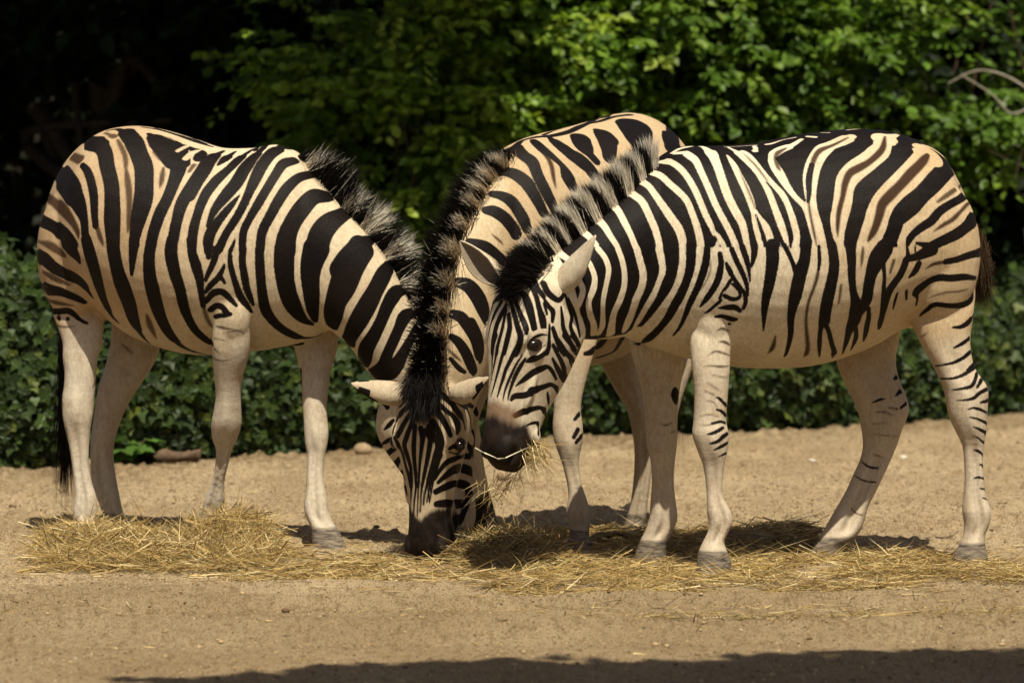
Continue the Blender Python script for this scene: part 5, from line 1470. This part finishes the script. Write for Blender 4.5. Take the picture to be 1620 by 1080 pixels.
shrub((-.42, 21.6, 1.42), (.62, .55, .95), 820, "bright green shrub at the centre, behind the backs of the left and middle zebras", PAL_LIT, 3)
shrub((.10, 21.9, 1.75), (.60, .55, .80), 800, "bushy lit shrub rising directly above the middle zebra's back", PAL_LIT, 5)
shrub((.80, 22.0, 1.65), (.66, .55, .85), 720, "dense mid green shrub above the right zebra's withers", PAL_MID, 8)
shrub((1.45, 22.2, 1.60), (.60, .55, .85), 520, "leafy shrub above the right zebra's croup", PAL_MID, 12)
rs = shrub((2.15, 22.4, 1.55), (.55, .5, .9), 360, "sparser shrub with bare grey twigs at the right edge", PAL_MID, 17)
parts = []
for pts in ([(1640, 150), (1590, 120), (1545, 112), (1500, 132)], [(1640, 165), (1600, 180), (1570, 150), (1520, 118)], [(1635, 175), (1612, 215), (1598, 245)], [(1330, 120), (1328, 165), (1326, 205)], [(1640, 270), (1600, 255), (1560, 235)], [(1320, 40), (1290, 65), (1268, 88)], [(1640, 190), (1618, 235), (1605, 290)]):
    parts.append(tube([P(x, y, 21.85) for x, y in pts], .007, .003, 6))
TWIG = rock_mat("dry_twig", (.22, .19, .15), (.34, .30, .24))
for v, q, t, _ in parts:
    link("bare_twig", mesh_data("bare_twig", v - np.array([2.15, 22.4, 0]), [q]), TWIG).parent = rs


def tree(c, rad, base, label, sprays, seed, pal=PAL_DARK, group="trees behind the enclosure", r=.14, size=.10, per=16, core=True, name="tree", matl=None):
    root = empty(name, base, label=label, cat="tree", group=group)
    B = np.array(base)
    v, q, t, cc = shrub_foliage(c, rad, sprays, per, size, pal, seed)
    link("crown", mesh_data("crown", v - B, [t], {"col": cc}, smooth=False), matl or DARKM).parent = root
    parts = [tube([B, B + np.array([.05, 0, c[2] * .5]), np.asarray(c)], r, r * .4, 12)]
    for s_ in range(10):
        u = rng.uniform(.45, 1)
        b0 = B + (np.asarray(c) - B) * u
        parts.append(tube([b0, b0 + unit(1, .5)[0] * np.asarray(rad) * .45, b0 + unit(1, .2)[0] * np.asarray(rad) * .8], r * .35, .012))
    v, q, t, _ = join_arrays(parts)
    link("trunk", mesh_data("trunk", v - B, [q]), DARKBARK).parent = root
    return root


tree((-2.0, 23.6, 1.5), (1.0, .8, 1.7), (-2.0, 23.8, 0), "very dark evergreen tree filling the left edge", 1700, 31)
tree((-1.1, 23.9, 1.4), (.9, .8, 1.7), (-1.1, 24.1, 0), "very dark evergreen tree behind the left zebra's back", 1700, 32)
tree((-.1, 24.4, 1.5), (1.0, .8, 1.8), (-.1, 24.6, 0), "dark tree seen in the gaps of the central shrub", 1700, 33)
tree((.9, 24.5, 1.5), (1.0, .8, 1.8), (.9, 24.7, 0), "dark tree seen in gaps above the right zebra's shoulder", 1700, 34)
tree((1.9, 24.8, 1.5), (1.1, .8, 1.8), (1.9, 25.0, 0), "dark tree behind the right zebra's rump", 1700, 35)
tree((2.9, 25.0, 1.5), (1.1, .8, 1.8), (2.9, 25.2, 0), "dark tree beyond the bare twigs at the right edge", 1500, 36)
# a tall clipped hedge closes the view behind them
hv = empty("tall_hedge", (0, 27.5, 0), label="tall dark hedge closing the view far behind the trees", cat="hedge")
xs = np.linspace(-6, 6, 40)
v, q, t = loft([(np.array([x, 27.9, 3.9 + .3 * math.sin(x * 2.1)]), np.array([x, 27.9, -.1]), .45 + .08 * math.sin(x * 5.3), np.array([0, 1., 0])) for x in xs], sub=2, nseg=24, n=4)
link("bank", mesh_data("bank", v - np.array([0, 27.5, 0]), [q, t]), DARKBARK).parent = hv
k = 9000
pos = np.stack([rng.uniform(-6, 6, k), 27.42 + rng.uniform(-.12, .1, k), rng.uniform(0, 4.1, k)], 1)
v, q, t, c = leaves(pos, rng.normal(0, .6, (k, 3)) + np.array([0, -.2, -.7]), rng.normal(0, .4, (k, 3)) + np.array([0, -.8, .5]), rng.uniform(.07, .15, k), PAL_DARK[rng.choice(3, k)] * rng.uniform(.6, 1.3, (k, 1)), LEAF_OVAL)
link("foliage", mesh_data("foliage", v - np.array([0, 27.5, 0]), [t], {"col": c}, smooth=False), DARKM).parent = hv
# an unseen tree added so its crown keeps the left background in shade, and the one that shades the foreground
tree((-1.8, 20.8, 4.5), (2.1, 1.7, 1.3), (-4.6, 21.2, 0), "unseen tall tree added at the left so its spreading crown shades the evergreens", 2600, 41, pal=PAL_MID, r=.2, size=.13, per=18, group="tall shade trees")
tree((1.95, 9.55, 4.6), (2.3, .85, 1.0), (5.2, 9.3, 0), "tall tree beside the viewer whose crown shades the foreground", 1900, 42, pal=PAL_MID, r=.2, size=.13, per=18, group="tall shade trees")

# ---- the ivy bank along the back of the enclosure
BASE = [(-60, 742), (200, 735), (500, 714), (760, 698), (1000, 688), (1250, 681), (1450, 668), (1700, 645)]
TOPZ = [.74, .74, .72, .68, .64, .60, .56, .52]
bp = np.array([G(x, y) for x, y in BASE])
kk = 19000
u = rng.uniform(0, len(bp) - 1.001, kk)
ii = u.astype(int); fr = (u - ii)[:, None]
b0 = bp[ii] * (1 - fr) + bp[ii + 1] * fr
tz = np.interp(u, np.arange(len(bp)), TOPZ) * (.86 + .28 * vnoise(u * 7, u * 0, 4))
v_ = rng.uniform(0, 1.35, kk)                       # up the face, then back over the top
face = np.minimum(v_, 1); back = np.maximum(v_ - 1, 0) / .35
bulge = .10 * np.sin(face * np.pi) + .16 * (vnoise(b0[:, 0] * 3.3, face * 3, 6) - .5)
pos = np.stack([b0[:, 0], b0[:, 1] + .16 - bulge + back * .75 - rng.uniform(0, .10, kk), tz * face * 1.0 + .03 * rng.normal(0, 1, kk)], 1)
nn = np.stack([rng.normal(0, .45, kk), -1.0 + .9 * back, .55 + .6 * back + rng.normal(0, .4, kk)], 1)
ax = np.stack([rng.normal(0, .6, kk), rng.normal(-.1, .3, kk), -1 + rng.normal(0, .4, kk)], 1)
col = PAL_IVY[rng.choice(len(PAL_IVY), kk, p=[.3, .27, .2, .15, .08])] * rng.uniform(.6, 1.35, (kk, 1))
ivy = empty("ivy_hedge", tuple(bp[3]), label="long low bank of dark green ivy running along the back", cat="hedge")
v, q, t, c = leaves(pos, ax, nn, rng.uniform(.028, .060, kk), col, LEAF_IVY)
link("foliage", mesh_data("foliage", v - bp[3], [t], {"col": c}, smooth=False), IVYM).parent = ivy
# the earth bank and old stems the ivy climbs over
rows = []
for k_, (p, tzv) in enumerate(zip(bp, TOPZ)):
    rows.append((p + np.array([0, .55, tzv * .93]), p + np.array([0, .55, -.05]), .32, np.array([0, 1.0, 0])))
v, q, t = loft(rows, sub=8, nseg=24, n=3)
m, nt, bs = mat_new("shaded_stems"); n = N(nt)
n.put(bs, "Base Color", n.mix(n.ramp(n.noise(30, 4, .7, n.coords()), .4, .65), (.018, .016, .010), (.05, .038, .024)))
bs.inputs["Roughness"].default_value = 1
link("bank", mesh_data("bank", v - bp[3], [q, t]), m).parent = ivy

# ---- two broad-leaved weeds at the foot of the ivy
WEEDM = leaf_material("weed_leaf", .35, .3)
for (px, py, k, rr, hh, lab) in ((70, 728, 46, .20, .15, "bright green broad-leaved weed at the ivy's foot near the left edge"), (198, 733, 16, .09, .10, "small bright green weed behind the left zebra's hind legs")):
    g = G(px, py)
    a = rng.uniform(0, 6.28, k); r_ = np.sqrt(rng.uniform(0, 1, k)) * rr
    pos = np.stack([np.cos(a) * r_, np.sin(a) * r_ * .6, rng.uniform(.25, 1, k) * hh], 1)
    ax = np.stack([np.cos(a), np.sin(a) - .3, np.full(k, .1)], 1) + rng.normal(0, .3, (k, 3))
    nn = np.stack([rng.normal(0, .3, k), rng.normal(-.4, .3, k), np.ones(k)], 1)
    root = empty("weed", tuple(g), label=lab, cat="weed", group="weeds at the ivy's foot")
    v, q, t, c = leaves(pos, ax, nn, rng.uniform(.05, .10, k), np.array([(.085, .17, .03)]) * rng.uniform(.7, 1.3, (k, 1)), LEAF_IVY)
    link("foliage", mesh_data("foliage", v, [t], {"col": c}, smooth=False), WEEDM).parent = root
    v, q, t, _ = join_arrays([tube([(0, 0, 0), p * np.array([.5, .5, .6]), p], .004, .002, 5, 2) for p in pos])
    link("stems", mesh_data("stems", v, [q]), IVYM if False else BARK).parent = root
